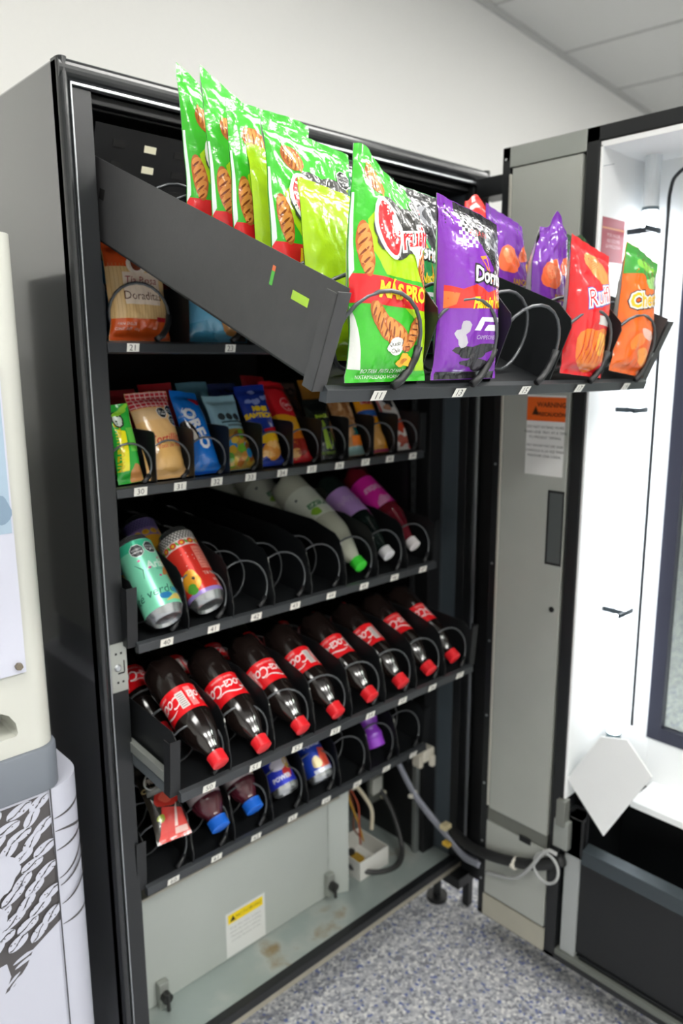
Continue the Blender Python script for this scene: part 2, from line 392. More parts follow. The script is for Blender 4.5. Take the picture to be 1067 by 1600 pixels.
# hidden machinery behind the deck
mc = MB(); mc.box(.62, .84, .30, .5, ZD, .36, M('#3c3d3a', .7, name='compressor_shell')); mc.box(.66, .80, .27, .30, .2, .34, M('#55564f', .6, .4))
P('compressor', mc, bevel=.02)
P('conduit_post', MB().box(.868, .882, .090, .104, ZD, .50, M('#8a8f8e', .4, .6)), label='grey steel post')
cb = MB(); cb.box(.795, .85, .19, .2, .27, .36, M('#5d605b', .5, .5)); cb.box(.80, .835, .18, .19, .30, .345, M('#a7a9a2', .5)); cb.box(.838, .85, .178, .19, .275, .295, M('#d8d4c0', .5))
P('outlet_box', cb)
pc = MB(); pc.box(.845, .885, .045, .085, .430, .462, M('#cfcabc', .5)); pc.box(.835, .85, .05, .078, .415, .45, M('#bdb8aa', .5)); pc.box(.865, .88, .036, .05, .415, .445, M('#cfcabc', .5))
P('plug_connector', pc, bevel=.004, label='cream plastic plug connector')
pc = MB(); pc.box(.70, .725, .18, .20, .35, .40, M('#b9b3a0', .5)); pc.box(.727, .75, .18, .20, .345, .39, M('#cfc9b7', .5)); P('wire_connector', pc, bevel=.003)
wr = [((.715, .19, .36), (.735, .185, .29), (.72, .17, .25), (.745, .17, .21), '#6b3b22', .0025), ((.72, .19, .36), (.745, .18, .30), (.735, .165, .25), (.735, .16, .20), '#a04a32', .0025),
      ((.74, .19, .36), (.77, .18, .31), (.785, .17, .27), (.78, .165, .22), '#cfc6ae', .0055), ((.712, .19, .36), (.72, .18, .31), (.735, .17, .26), (.75, .165, .20), '#b58b2b', .0025)]
def bez(pts, n=20):
    """Catmull-Rom through the points"""
    pts = [Vector(p) for p in pts]; q = [pts[0] * 2 - pts[1]] + pts + [pts[-1] * 2 - pts[-2]]; out = []
    for i in range(1, len(q) - 2):
        for k in range(n):
            t = k / n; a, b_, c, d = q[i - 1:i + 3]
            out.append(.5 * ((2 * b_) + (c - a) * t + (2 * a - 5 * b_ + 4 * c - d) * t * t + (3 * b_ - a - 3 * c + d) * t ** 3))
    return out + [pts[-1]]
for a, b_, c, d, col, r in wr: P('wire', MB().tube(bez([a, b_, c, d], 10), r, M(col, .5), 8), bevel=0, smooth='all')
P('hose', MB().tube(bez([(.60, .20, .21), (.66, .17, .18), (.72, .10, .160), (.79, .08, .157), (.835, .11, .18), (.845, .16, .26), (.82, .2, .33)], 14), .0065, M('#2b2c2c', .45), 10), bevel=0, smooth='all', label='black rubber hose')
# feet
for x, y in ((.06, .06), (W - .06, .06), (.06, D - .08), (W - .06, D - .08)):
    P('foot', MB().tube([(x, y, 0), (x, y, .012)], .028, BLK, 16).tube([(x, y, .01), (x, y, ZB)], .011, BLK, 12), bevel=0)
P('hinge_cover', MB().box(.985, .990, -.135, .02, ZB - .02, 1.655, BLK2))
P('hinge_bracket', MB().box(.90, .99, -.03, .03, .085, .114, BLK).box(.955, .975, -.02, .0, .0, .09, BLK), bevel=.002)

# ---- trays
def tray(first, step, n, yf, zf, tilt, h, r, depth, pitch, kind, roll=0., ext=False):
    Tm = Matrix.Translation((TL, yf, zf)) @ Matrix.Rotation(R(roll), 4, 'Y') @ Matrix.Rotation(R(tilt), 4, 'X')
    mb = MB(); mb.box(0, TW, 0, depth, -.003, 0, BLK)
    tr = mb.build('tray', VM, mw=Tm); tr['label'] = 'black pull-out tray numbered from %d' % first
    # sides
    for x0, x1 in ((-.0012, .0), (TW, TW + .0012)):
        if kind == 'high': pts = [(0, 0), (0, .085), (.006, h - .012), (.02, h), (depth, h), (depth, 0)]
        else: pts = [(0, 0), (0, h), (depth, h), (depth, 0)]
        s = MB(); s.prism(pts, lambda p, q, t: (t, p, q), x0, x1, TRAYM if ext else BLK)
        if ext and x0 < 0:
            s.add([(x0 - .0003, .085, .068), (x0 - .0003, .055, .068), (x0 - .0003, .055, .078), (x0 - .0003, .085, .078)], [(0, 1, 2, 3)], foil('#a6d51d'))
            s.add([(x0 - .0003, .128, .070), (x0 - .0003, .122, .070), (x0 - .0003, .122, .086), (x0 - .0003, .128, .086)], [(0, 1, 2, 3)], foil('#3fae2a'))
            s.add([(x0 - .0003, .128, .086), (x0 - .0003, .122, .086), (x0 - .0003, .122, .092), (x0 - .0003, .128, .092)], [(0, 1, 2, 3)], foil('#d8642a'))
            s.box(x0 - .0006, x0, .545, .56, .055, .070, M('#060606', .8))
        s.build('side_panel', tr)
    # front corner flanges
    for s_ in (-1, 1):
        x0 = -.019 if s_ < 0 else TW
        f = MB(); fmt = TRAYM if ext else BLK; f.box(x0, x0 + .019, -.004, -.0025, -.004, h * .97, fmt); f.box(x0 if s_ < 0 else x0 + .0175, (x0 if s_ < 0 else x0 + .0175) + .0015, -.004, .014, -.004, h * .95, fmt)
        f.build('corner_flange', tr, bevel=.0006)
    fr = MB(); fr.prism([(-.004, .004), (-.012, .001), (-.014, -.013), (-.002, -.016), (0, -.003)], lambda p, q, t: (t, p, q), -.004, TW + .004, M('#3a3d40', .35, .2, name='front_rail_plastic'))
    fr.build('front_rail', tr, bevel=.0008)
    bk = MB(); bk.box(0, TW, depth, depth + .0015, 0, h + (.045 if ext else 0), BLK2)
    if ext:
        for c in range(14):
            for q in range(3):
                cm = M('#e6e2c8', .5) if (c == 1 and q < 2) else M('#050505', .8)
                bk.box(.03 + c * .052, .05 + c * .052, depth - .0008, depth, .125 - q * .03, .135 - q * .03, cm)
    bk.build('back_panel', tr)
    for x in () if ext else (-.016, TW + .006):
        s = MB(); s.box(x, x + .010, .02, depth, .012, .030, GALV); s.box(x + .003, x + .008, .02, depth, -.012, .008, M('#8b9396', .35, .7)); s.build('slide_rail', tr, bevel=.001)
    sw = TW / n
    # dividers
    for i in range(1, n):
        x = sw * i
        if kind == 'high': pts = [(-.008, 0), (-.010, .022), (.0, .060), (.014, .092), (.030, .104), (.10, .118), (depth * .9, .112), (depth * .98, .08), (depth * .98, 0)]
        elif kind == 'wide': pts = [(-.004, 0), (-.004, h * .78), (.002, h * .88), (.03, h), (depth * .95, h), (depth * .95, 0)]
        else: pts = [(-.003, 0), (-.003, h * .92), (.0005, h * .98), (.008, h), (depth * .95, h), (depth * .95, 0)]
        d = MB(); d.prism(pts, lambda p, q, t: (t, p, q), x - .0008, x + .0008, DIVM)
        if kind == 'high':
            # chipped, bright worn edge
            rr = random.Random(first * 10 + i)
            for q in range(9):
                t0 = rr.uniform(0, .9); a = Vector((0, -.0085 + t0 * .022, .022 + t0 * .07)); a2 = a + Vector((0, .0022, .007))
                d.add([(x - .001, a.y - .0006, a.z), (x + .001, a.y - .0006, a.z), (x + .001, a2.y - .0006, a2.z), (x - .001, a2.y - .0006, a2.z)], [(0, 1, 2, 3)], M('#b9bab4', .6))
        d.build('divider', tr)
    # spirals
    sp0 = None
    for i in range(n):
        if sp0 is None:
            turns = int(depth * .93 / pitch); m_ = turns * 22; pts = []
            for k in range(m_ + 1):
                ph = 2 * PI * k / 22 + .35
                pts.append((r * math.sin(ph), k / 22 * pitch - (.020 if ext else .004), .0045 + r * (1 - math.cos(ph))))
            s = MB(); wr_ = .0024 if n == 5 else .0019
            s.tube(pts, wr_, WIRE, 7)
            sl = pts[:5] if n == 5 else pts[:3]
            s.tube(sl, wr_ * 2.1, M('#1d1e20', .4), 8)
            sp0 = s.build('spiral', tr, smooth='all'); sp = sp0
        else: sp = sp0.copy(); COL.objects.link(sp)
        sp.location = (sw * (i + .5) + (.0 if n != 5 else -.004), 0, 0)
    # price labels
    for i in range(n):
        s = MB(); lw, lh = (.0105, .0066) if n == 5 else (.0118, .0072)
        x = sw * (i + .5) - (.0 if n != 5 else 0)
        if n == 5 and i == 0 and not ext: x = sw * .25
        S = flatS((x, -.0152, -.0055), (1, 0, 0), (0, -.17, .98), (0, -1, -.17))
        prints(s, [rect(-lw, -lh, lw, lh, '#e6e5dd'), T(str(first + i * step), .0135, (0, 0), '#1a1a1a')], S, 0)
        s.build('price_label', tr)
    return tr
T10 = tray(11, 2, 5, -.467, 1.392, 22.5, .108, .052, .60, .057, 'wide', roll=.5, ext=True)
T20 = tray(21, 2, 5, .033, 1.447, 2., .09, .045, .60, .057, 'low')
T30 = tray(30, 1, 10, .035, 1.219, 1., .088, .0325, .60, .045, 'low')
T40 = tray(40, 1, 8, -.008, .972, 4., .10, .0425, .60, .072, 'high')
T50 = tray(50, 1, 8, -.118, .757, 5., .095, .0425, .60, .072, 'high')
T60 = tray(60, 1, 8, .012, .518, 4., .095, .0425, .60, .072, 'high')

# ---- door (swung open 90 degrees; inner face at x = DX, running from the hinge towards the room)
DX, DO, Y0, Y1d = .855, 1.05, -.122, -1.09
DZ0, DZ1 = .105, 1.832
dr = MB()
dr.box(DX, DO, Y0 - .018, Y0, DZ0, DZ1, BLK)                    # hinge post
dr.box(DX, DO, Y1d, Y1d + .03, DZ0, DZ1, BLK)
dr.box(DX, DO, Y1d, Y0, DZ1 - .026, DZ1, BLK)                   # top
dr.box(DX, DO, Y1d, Y0, DZ0, DZ0 + .012, BLK)
dr.box(DX, DO, -.332, -.306, DZ0, DZ1, BLK)                     # upright between cover and light box
dr.box(DX + .055, DO, -.306, Y0 - .018, DZ0, DZ1 - .03, BLK2)
dr.box(DO - .012, DO, Y1d, -.332, DZ0, .60, BLK)                # outer skin under the window
dr.box(DO - .012, DO, Y1d, -.332, 1.74, DZ1, BLK)
dr.box(DO - .012, DO, -.39, -.332, .60, 1.74, BLK)
DOOR = dr.build('door', VM, bevel=.0015); DOOR['label'] = 'open black door with its inner side showing'
def Q(name, mb, label=None, bevel=.001, smooth=False): return P(name, mb, DOOR, bevel, label, smooth)
Q('top_cover', MB().box(DX - .001, DX + .05, -.306, Y0 - .018, 1.793, DZ1 - .001, GALV), 'galvanised strip above the cover')
cv = MB(); cv.box(DX - .002, DX + .05, -.300, Y0 - .026, .395, 1.790, DOORG)
cv.box(DX - .0025, DX - .002, -.3000, -.262, 1.005, 1.160, BLK2); cv.box(DX - .003, DX - .0024, -.2965, -.2665, 1.01, 1.155, M('#5b6060', .45, .3))
Q('lock_cover', cv, 'long grey metal cover with a slot')
cv = MB(); cv.box(DX + .001, DX + .05, -.300, Y0 - .020, .36, .395, M('#73756e', .5, .3))
cv.box(DX - .002, DX + .05, -.303, Y0 - .020, .170, .36, DOORG); cv.box(DX - .003, DX - .002, -.262, -.232, .352, .367, BLK2)
cv.box(DX + .001, DX + .05, -.303, Y0 - .020, .165, .170, BLK2); cv.box(DX - .002, DX + .05, -.306, Y0 - .016, DZ0 + .004, .165, M('#b0ad9e', .5, .2, name='lower_cover_paint', var=.1))
Q('lower_cover', cv, 'grey lower cover with a black slot')
hd = MB(); hd.tube([(DX - .001, -.284, .911), (DX - .0035, -.284, .911)], .006, BLK2, 14); Q('round_hole', hd, bevel=0)
hg = MB(); hg.box(DX - .004, DX - .001, Y0 - .025, Y0 - .019, .40, 1.78, M('#c9c7bd', .4, .5))
Q('piano_hinge', hg, 'pale steel hinge strip')
# screws on the hinge post
for z in (1.81, 1.70, 1.66, 1.45, 1.2, .98, .8, .62, .45, .3, .2): Q('screw', MB().tube([(DX - .0015, Y0 - .008, z), (DX, Y0 - .008, z)], .0028, ALU, 8), bevel=0)
# stickers on the cover
SS = lambda y, z: flatS((DX - .0022, y, z), (0, -1, 0), (0, 0, 1), (-1, 0, 0))
sk = MB(); prints(sk, [rect(0, 0, .088, .162, '#e6e6e3'), rect(.0, .110, .088, .158, '#e8641c'), poly([(.012, .122), (.028, .122), (.020, .140)], '#3a1c0c'),
     T('WARNING', .0135, (.056, .143), '#4d1d08', off=.0003), T('PRECAUCIÓN', .0105, (.056, .124), '#4d1d08', off=.0003)]
     + [T(t, .0076, (.044, .098 - i * .0105 - (.006 if i > 2 else 0)), '#3a3a3a') for i, t in enumerate(['DO NOT EXTEND MORE', 'THAN ONE TRAY AT A TIME', 'TO PREVENT TIPPING.', 'NO SACAR MÁS DE UNA', 'CHAROLA A LA VEZ PARA', 'PREVENIR UNA CAIDA.'])], SS(-.205, 1.188), 0)
Q('warning_sticker', sk, 'orange and white warning sticker', 0)
sk = MB(); prints(sk, [rect(0, 0, .088, .10, '#e6e6e3')] + [T(t, .0080, (.044, .038 - i * .011), '#3a3a3a') for i, t in enumerate(['ADVERTENCIA NO SE', 'DEBE ABRIR'])], SS(-.203, 1.360), 0)
Q('notice_sticker', sk, 'white printed sticker', 0)
# light box: white walls
lb = MB(); lb.box(DX + .002, DO - .012, -.338, -.333, .50, 1.80, WHT); lb.box(DX + .002, DO - .012, Y1d + .03, -.333, 1.795, 1.805, WHT)
lb.box(DO - .018, DO - .012, -.430, -.338, .50, 1.80, WHT); lb.box(DO - .018, DO - .012, Y1d + .03, -.430, 1.735, 1.80, WHT); lb.box(DO - .018, DO - .012, Y1d + .03, -.430, .44, .617, WHT)
lb.box(DX + .004, DX + .006, -.36, -.338, 1.762, 1.764, M('#c0c6c8', .5))
Q('light_box', lb, 'white enamelled light box walls')
# vertical LED tube in the corner
TX, TY = .985, -.372
Q('light_tube', MB().tube([(TX, TY, .62), (TX, TY, 1.70)], .0135, M('#f2f8ff', .3, emit=TUBE_EMIT, name='led_tube'), 16), 'glowing vertical light tube', 0, 'all')
Q('tube_socket', MB().tube([(TX, TY, 1.70), (TX, TY, 1.80)], .015, M('#dfe6ea', .4), 16).tube([(TX, TY, 1.697), (TX, TY, 1.703)], .0155, M('#5a6a72', .4), 16), bevel=0)
Q('tube_socket', MB().tube([(TX, TY, .605), (TX, TY, .622)], .0155, M('#6d8086', .4), 16), bevel=0)
for z in (1.66, 1.32, .90):
    c = MB(); c.box(TX - .045, TX + .016, TY - .017, TY - .013, z - .005, z + .005, M('#26343c', .4)); c.box(TX - .020, TX - .014, TY - .013, TY + .034, z - .005, z + .005, M('#26343c', .4))
    Q('tube_clip', c, 'dark tube clip')
# cable around the window
Q('window_cable', MB().tube(bez([(1.0, -.448, 1.775), (1.0, -.415, 1.760), (1.0, -.402, 1.735), (1.0, -.400, 1.66), (1.0, -.402, 1.3), (1.0, -.404, .645)], 12), .0035, M('#23272c', .45), 8), 'black cable beside the light tube', 0, 'all')
# maroon sticker
sk = MB(); S2 = flatS((.868, -.3385, 1.600), (1, 0, 0), (0, 0, 1), (0, -1, 0))
prints(sk, [rect(0, 0, .085, .078, '#9c3b45'), rect(0, .058, .085, .061, '#c98a5a')] + [T(t, .009, (.045, .048 - i * .010), '#d9b6b8') for i, t in enumerate(['POR FAVOR', 'NO GOLPEE', 'LA MÁQUINA'])], S2, 0)
Q('maroon_sticker', sk, 'maroon printed sticker', 0)
# window
WF = M('#3b3d4c', .35, .2, name='window_frame_paint')
wf = MB(); a0, a1 = -.425, -1.05
for yy in ((a0 - .030, a0), (a1, a1 + .03)): wf.box(DO - .022, DO, yy[0], yy[1], .615, 1.735, WF)
wf.box(DO - .022, DO, a1 + .03, a0 - .03, 1.705, 1.735, WF); wf.box(DO - .022, DO, a1 + .03, a0 - .03, .615, .645, WF)
Q('window_frame', wf, 'slate coloured window frame')
Q('window_glass', MB().box(DO - .008, DO - .004, a1 + .03, a0 - .03, .645, 1.705, M('#dfeae4', .02, trans=1., name='clear_glass', spec=.5)), 'clear glass pane', 0)
sk = MB(); prints(sk, [rect(0, 0, .09, .075, '#c63240')], flatS((DO - .009, -.465, 1.60), (0, -1, 0), (0, 0, 1), (-1, 0, 0)), 0)
Q('red_sticker', sk, 'red sticker on the glass', 0)
# delivery bin
bf = MB(); bf.add([(.857, -.335, .565), (.857, -.425, .455), (.975, -.475, .56), (.975, -.385, .665)], [(0, 1, 2, 3)], WHT)
bf.prism([(-.335, .565), (-.425, .455), (-.428, .458), (-.338, .568)], lambda p, q, t: (t, p, q), .857, .975, WHT)
Q('bin_baffle', MB().prism([(-.336, .545), (-.425, .452), (-.515, .625), (-.460, .682), (-.405, .668)], lambda p, q, t: (.862 + (t + .53 * (p + .336)) * 0 + t, p, q), 0, .004, WHT), 'white tilted baffle plate')
Q('bin_ledge', MB().box(.93, DO - .012, Y1d + .03, -.445, .50, .515, WHT), 'white ledge under the window')
DB = M('#121416', .35, .1, name='bin_plastic', var=.2, bscale=12)
bn = MB(); bn.box(DX + .012, DO - .012, Y1d + .03, -.385, .13, .14, DB); bn.box(DX + .016, DX + .022, Y1d + .03, -.372, .14, .362, DB)
bn.box(DX + .02, DO - .012, -.385, -.379, .14, .50, DB); bn.box(DO - .02, DO - .012, Y1d + .03, -.385, .14, .50, DB)
Q('delivery_bin', bn, 'black product delivery bin')
Q('bin_rim', MB().prism([(.372, .0), (.402, .004), (.408, .030), (.378, .034)], lambda p, q, t: (DX - .004 + q, t, p), Y1d + .03, -.385, M('#3c4448', .25, .3, name='bin_rim_metal')), 'dark shiny bin rim')
Q('side_return', MB().box(DX + .01, DX + .05, -.375, -.340, .13, .46, M('#a9adac', .45, .2)), 'grey side return')
Q('door_sill', MB().box(DX + .002, DX + .02, Y1d + .03, -.332, DZ0 + .012, .13, M('#6b6f69', .5, .2)))
br = MB(); br.box(DX - .006, DX + .02, -.352, -.318, .385, .45, GALV); br.box(DX - .012, DX + .01, -.345, -.325, .44, .50, M('#8a8c86', .45, .5)); br.box(DX + .01, DX + .06, -.38, -.33, .37, .46, BLK2)
Q('hinge_bracket', br)
Q('hinge_arm', MB().box(.93, .99, -.13, .0, 1.765, 1.805, BLK))
Q('hinge_arm', MB().box(.945, .975, -.12, .0, DZ0, .16, BLK))
# cable loom from the cabinet to the door
grey = M('#8a8d97', .45); LM = [(.80, .12, .46), (.84, .07, .33), (.872, .0, .245), (.86, -.07, .222), (.845, -.13, .235)]
for dx, dz in ((0, 0), (.010, .006), (-.004, .012)):
    P('loom_cable', MB().tube(bez([(x + dx, y + dx, z + dz) for x, y, z in LM], 12), .0048, grey, 8), bevel=0, smooth='all')
P('loom_sleeve', MB().tube(bez([(.885, -.02, .255), (.86, -.09, .262), (.838, -.16, .285), (.838, -.22, .30), (.842, -.29, .325), (.85, -.345, .36)], 12), .0125, M('#1e1f20', .55, bump=.5, bscale=200), 10), bevel=0, smooth='all', label='black corrugated sleeve')
P('loom_loop', MB().tube(bez([(.846, -.15, .228), (.838, -.23, .262), (.83, -.275, .315), (.835, -.31, .372), (.84, -.335, .375)], 12).__add__([]), .0045, M('#a7a9a8', .45), 8), bevel=0, smooth='all')
P('loom_loop', MB().tube([(.832 + .004 * math.sin(a), -.315 + .030 * math.cos(a), .335 + .032 * math.sin(a)) for a in [2 * PI * k / 24 for k in range(25)]], .0035, M('#a7a9a8', .45), 8), bevel=0, smooth='all', label='grey cable loop')
for x, y, z in ((.838, -.235, .302), (.842, .075, .335)): P('cable_tie', MB().tube([(x, y - .003, z), (x, y + .003, z)], .0155 if y < 0 else .011, M('#d8d4c8', .5), 12).box(x - .018, x - .008, y - .004, y + .004, z - .004, z + .004, M('#d8d4c8', .5)), bevel=0)
P('tie_mount', MB().box(.86, .885, -.015, .005, .262, .275, M('#c9bd96', .5)), bevel=.002)
P('tie_mount', MB().box(.852, .868, -.03, -.01, .228, .238, M('#c9a43a', .5)), bevel=.002)

# ================================================================== THINGS IN THE LOWER COMPARTMENT
bx = thing('plastic_box', 'open white plastic drip box on the grey deck beside the cover', 'box', Matrix.Translation((.735, .165, ZD + .001)))
m_ = M('#dcdcd6', .45, name='white_plastic'); s = MB(); a, c, h_ = .052, .055, .052
s.box(-a, a, -c, c, 0, .002, m_); s.box(-a, -a + .002, -c, c, .002, h_, m_); s.box(a - .002, a, -c, c, .002, h_, m_); s.box(-a, a, -c, -c + .002, .002, h_, m_); s.box(-a, a, c - .002, c, .002, h_, m_)
s.build('tub', bx, bevel=.0008)
s = MB(); s.box(-.02, .01, -.01, .02, .002, .018, M('#b58f2e', .5)); s.box(-.03, .0, .015, .03, .002, .03, M('#2a2a2a', .5)); s.build('relay', bx, bevel=.002)

# ================================================================== COFFEE MACHINE AND STAND (left edge)
YF = -.10
cm = thing('coffee_machine', 'white countertop coffee machine with grey base at the left edge', 'coffee machine', Matrix.Translation((-.116, YF, 0)))
def rr_prism(mb, x0, x1, y0, y1, z0, z1, r, m, k=6):
    pts = []
    for cx, cy, a0 in ((x1 - r, y0 + r, -90), (x1 - r, y1 - r, 0), (x0 + r, y1 - r, 90), (x0 + r, y0 + r, 180)):
        for i in range(k + 1): a = R(a0 + 90 * i / k); pts.append((cx + r * math.cos(a), cy + r * math.sin(a)))
    mb.prism(pts, lambda p, q, t: (p, q, t), z0, z1, m)
s = MB(); CMW = M('#c6c7bf', .38, 0, .15, name='ivory_plastic')
# body with an arched recess: lower front pieces
col_ = [(-.03, .56), (-.03, .0)] + [(-.028 + .028 * math.sin(R(a)), .028 - .028 * math.cos(R(a))) for a in range(0, 91, 10)] + [(0, .56)]
s.prism(col_, lambda p, q, t: (p, q, t), .899, 1.575, CMW)
notch = [(-.40, .899), (-.03, .899), (-.03, 1.575), (-.40, 1.575), (-.40, .976), (-.13, .976), (-.10, .973), (-.078, .968), (-.062, .958), (-.054, .945), (-.052, .930), (-.055, .926), (-.40, .926)]
s.prism(notch, lambda p, q, t: (p, t, q), 0, .06, CMW)
s.box(-.44, -.03, .06, .56, .899, 1.575, CMW)
s.build('body', cm, smooth=30)
s = MB(); rr_prism(s, -.45, .004, -.006, .56, .833, .8985, .03, M('#717780', .45, name='slate_plastic')); s.build('base', cm, bevel=.004, smooth=30)['label'] = 'slate grey plastic base'
s = MB(); s.box(-.40, -.036, -.006, -.0005, 1.015, 1.42, M('#c6c8d6', .3, name='acrylic_sheet')); s.box(-.40, -.0385, -.0068, -.006, 1.205, 1.418, M('#9fb4c6', .3))
prints(s, [T('Hot drinks & options', .022, (-.128, 1.02), '#55565c', rot=62)], lambda x, y, L: Vector((x, -.0062 - L, y)), 0)
prints(s, [blob(-.052, 1.235, .014, .02, '#7c93a8', 0, 3)], lambda x, y, L: Vector((x, -.0070 - L, y)), 0)
s.build('info_sheet', cm)['label'] = 'white and blue printed sheet'
s = MB(); s.tube([(-.046, -.012, 1.026), (-.046, -.004, 1.026)], .005, M('#7d7466', .5, .5), 6); s.build('screw', cm)
stn = thing('coffee_stand', 'white cabinet stand with black coffee bean drawing under the coffee machine', 'stand', Matrix.Translation((-.100, YF, 0)))
SW = M('#bdbfcc', .4, 0, .1, name='white_vinyl')
s = MB(); rr_prism(s, -.50, .022, .0, .58, .0, .832, .055, SW, 8)
def SF(x, y, L):      # front face that rolls round the right corner (radius .055)
    x1 = .022 - .055
    if x <= x1: return Vector((x, -L, y))
    a = (x - x1) / .055; return Vector((x1 + (.055 + L) * math.sin(a), .055 - (.055 + L) * math.cos(a), y))
art = []
outline = [(-.36, .828), (-.035, .828), (-.033, .70), (-.033, .625), (-.055, .612), (-.075, .600), (-.085, .580), (-.105, .558), (-.118, .553), (-.108, .575), (-.112, .598), (-.36, .59)]
art.append(poly(outline, '#4a4748'))
rb = random.Random(5)
row = 0; y = .818
while y > .612:
    x = -.30 + (row % 2) * .016
    while x < -.045:
        L_, wd_ = rb.uniform(.0155, .019), rb.uniform(.0068, .0082); rt = rb.uniform(8, 55); cx, cy = x + rb.uniform(-.003, .003), y + rb.uniform(-.002, .002)
        for sg in (1, -1):
            pts = []
            for q in range(13):
                t = -1 + q / 6; pts.append((t * L_, sg * (wd_ * math.sqrt(max(0, 1 - t * t)) + .0004)))
            for q in range(13):
                t = 1 - q / 6; pts.append((t * L_, sg * .0009 + .0026 * math.sin(t * 2.6) + rb.uniform(-.0006, .0006)))
            art.append(poly(xf(pts if sg < 0 else pts[::-1], (cx, cy), rt), '#bdbfcc'))
        for q in range(3): art.append(blob(cx + rb.uniform(-.012, .012), cy + rb.uniform(-.004, .004), .0012, .0009, '#4a4748', 0, q, 7))
        x += .0315
    y -= .0175; row += 1
art.append(blob(-.112, .735, .026, .030, '#bdbfcc', 0, 8, 26, .2)); art.append(blob(-.130, .675, .022, .030, '#bdbfcc', 0, 9, 26, .2))
for cx, cy, L_, wd_, rt in ((-.088, .592, .017, .008, 15), (-.104, .566, .014, .006, 38)):
    for sg in (1, -1): art.append(blob(*xf([(0, sg * wd_ * .5)], (cx, cy), rt)[0], L_ * .8, wd_ * .38, '#bdbfcc', rt, 3, 16, .3))
art.append(rect(-.0345, .002, -.0325, .842, '#3c3d42'))
for k, (y0, amp) in enumerate(((.785, .008), (.765, -.025), (.735, .008), (.69, .045), (.68, .045), (.65, .04), (.615, -.006))):
    art.append(ribbon([(-.03 + .075 * t / 12, y0 + amp * (t / 12) ** 1.5) for t in range(13)], .0022, '#4a4748'))
prints(s, art, SF, .008, clip=(-.42, .05, .0, .842))
s.build('cabinet_body', stn, smooth=30)

# ================================================================== DRINKS AND SNACKS
exec_first = {}
def put(o, name, label, cat, group=None):
    o.name = name; return tag(o, label, cat, group)
GR, LI, RD, YE = '#37b526', '#a9d413', '#dc1f26', '#ffd21c'
def crujitos(w_, h_):
    k = h_ / .262; kx = w_ / .122
    def s_(p): return (p[0] * kx, p[1] * k)
    d = [poly([s_(p) for p in [(.061, .205), (.03, .20), (-.005, .196), (-.030, .188), (-.044, .172), (-.040, .145), (-.028, .124), (-.022, .116), (.061, .112)]], LI),
         poly([s_(p) for p in [(.061, .086), (.005, .086), (.03, .07), (.043, .05), (.046, .03), (.038, .012), (.061, .012)]], LI),
         poly([s_(p) for p in [(-.061, .086), (.061, .080), (.061, .106), (-.061, .117)]], RD),
         poly([s_(p) for p in [(-.061, .11), (-.0570, .12), (-.0585, .2), (-.061, .2)]], '#dfe6e6'),
         poly([s_(p) for p in [(-.061, .015), (-.045, .014), (-.055, .06), (-.061, .085)]], '#d8dcd6')]
    d += twist(-.046 * kx, .142 * k, .058, .019, 8) + twist(-.030 * kx, .216 * k, .034, .026, 60) + twist(.046 * kx, .130 * k, .05, .022, 25)
    d += twist(-.024 * kx, .066 * k, .055, .022, 40) + twist(.0, .053 * k, .058, .02, 55) + twist(.026 * kx, .055 * k, .046, .020, -35)
    d += [blob(.016 * kx, .170 * k, .052, .030, '#3b3a38', 14, 3, 26, .16)]
    d += [blob(-.006 * kx, .168 * k, .033, .034, '#3b3a38', 14, 5, 26, .1), ell(-.016 * kx, .166 * k, .021, .034, '#e9ece6', 20), T('rujitos', .044, (.046 * kx, .171 * k), '#eceeea', 12, .0034, .15, .95, .88), ell(-.016 * kx, .166 * k, .0165, .0295, RD, 20),
          ell(-.004 * kx, .172 * k, .007, .014, '#e9ece6', 35), T('rujitos', .044, (.046 * kx, .171 * k), RD, 12, .0004, .15, .95, .88), poly([s_(p) for p in [(.02, .152), (.042, .156), (.038, .143), (.034, .128), (.03, .142)]], '#eceeea')]
    d += [T('MÁS PROTEÍNA', .0225, (.040, .0985 * k), '#ffd92a', -2, .0009, 0, .95)]
    d += [blob(-.004, .040 * k, .0135, .0095, '#ecece6', 10, 5), T('Queso y', .0072, (-.004, .0435 * k), '#202020', 6), T('Chile', .0072, (-.004, .0355 * k), '#202020', 6)]
    d += [blob(.016, .024 * k, .014, .0075, '#f1b727', 10, 11, 18, .5), blob(.013, .0235 * k, .006, .003, '#c47a18', 20, 4), T('CHEETOS' if False else 'BOTANA FRITA DE HARINA', .0062, (-.008, .0125), '#e6f0e0'), T('NIXTAMALIZADO HORNEADO', .0062, (-.008, .006), '#e6f0e0')]
    d += octo(.047 * kx, .208 * k, .0125) + octo(.073 * kx, .205 * k, .0125)
    return d
CRW, CRH = .131, .258
def t10(v, w_=0.):   # world y, z on the pulled-out tray at v metres back
    return -.467 + v * math.cos(R(22.5)) - w_ * math.sin(R(22.5)), 1.392 + v * math.sin(R(22.5)) + w_ * math.cos(R(22.5))
crd = crujitos(CRW, CRH)
GC = 'green twist snack bags in the pulled-out tray'
spots = [(0, .0, 0, 0, .011, .040, .246, .0, 'large bright green snack bag standing frontmost in the pulled-out tray'),
         (2, .118, 3, 1, .006, .030, .250, .0, 'green snack bag half covered by a plain lime bag, black octagon near its top'),
         (4, .197, 5, 2, .006, .01, .256, .0, 'green snack bag, third in the row counted from the back, its wide seal reaching right'),
         (5, .247, 8, 1, .006, .03, .264, .10, 'green snack bag second from the back with a pointed top corner'),
         (6, .312, 11, 1, .006, .05, .256, .10, 'rearmost green snack bag beside the dark inside of the cabinet')]
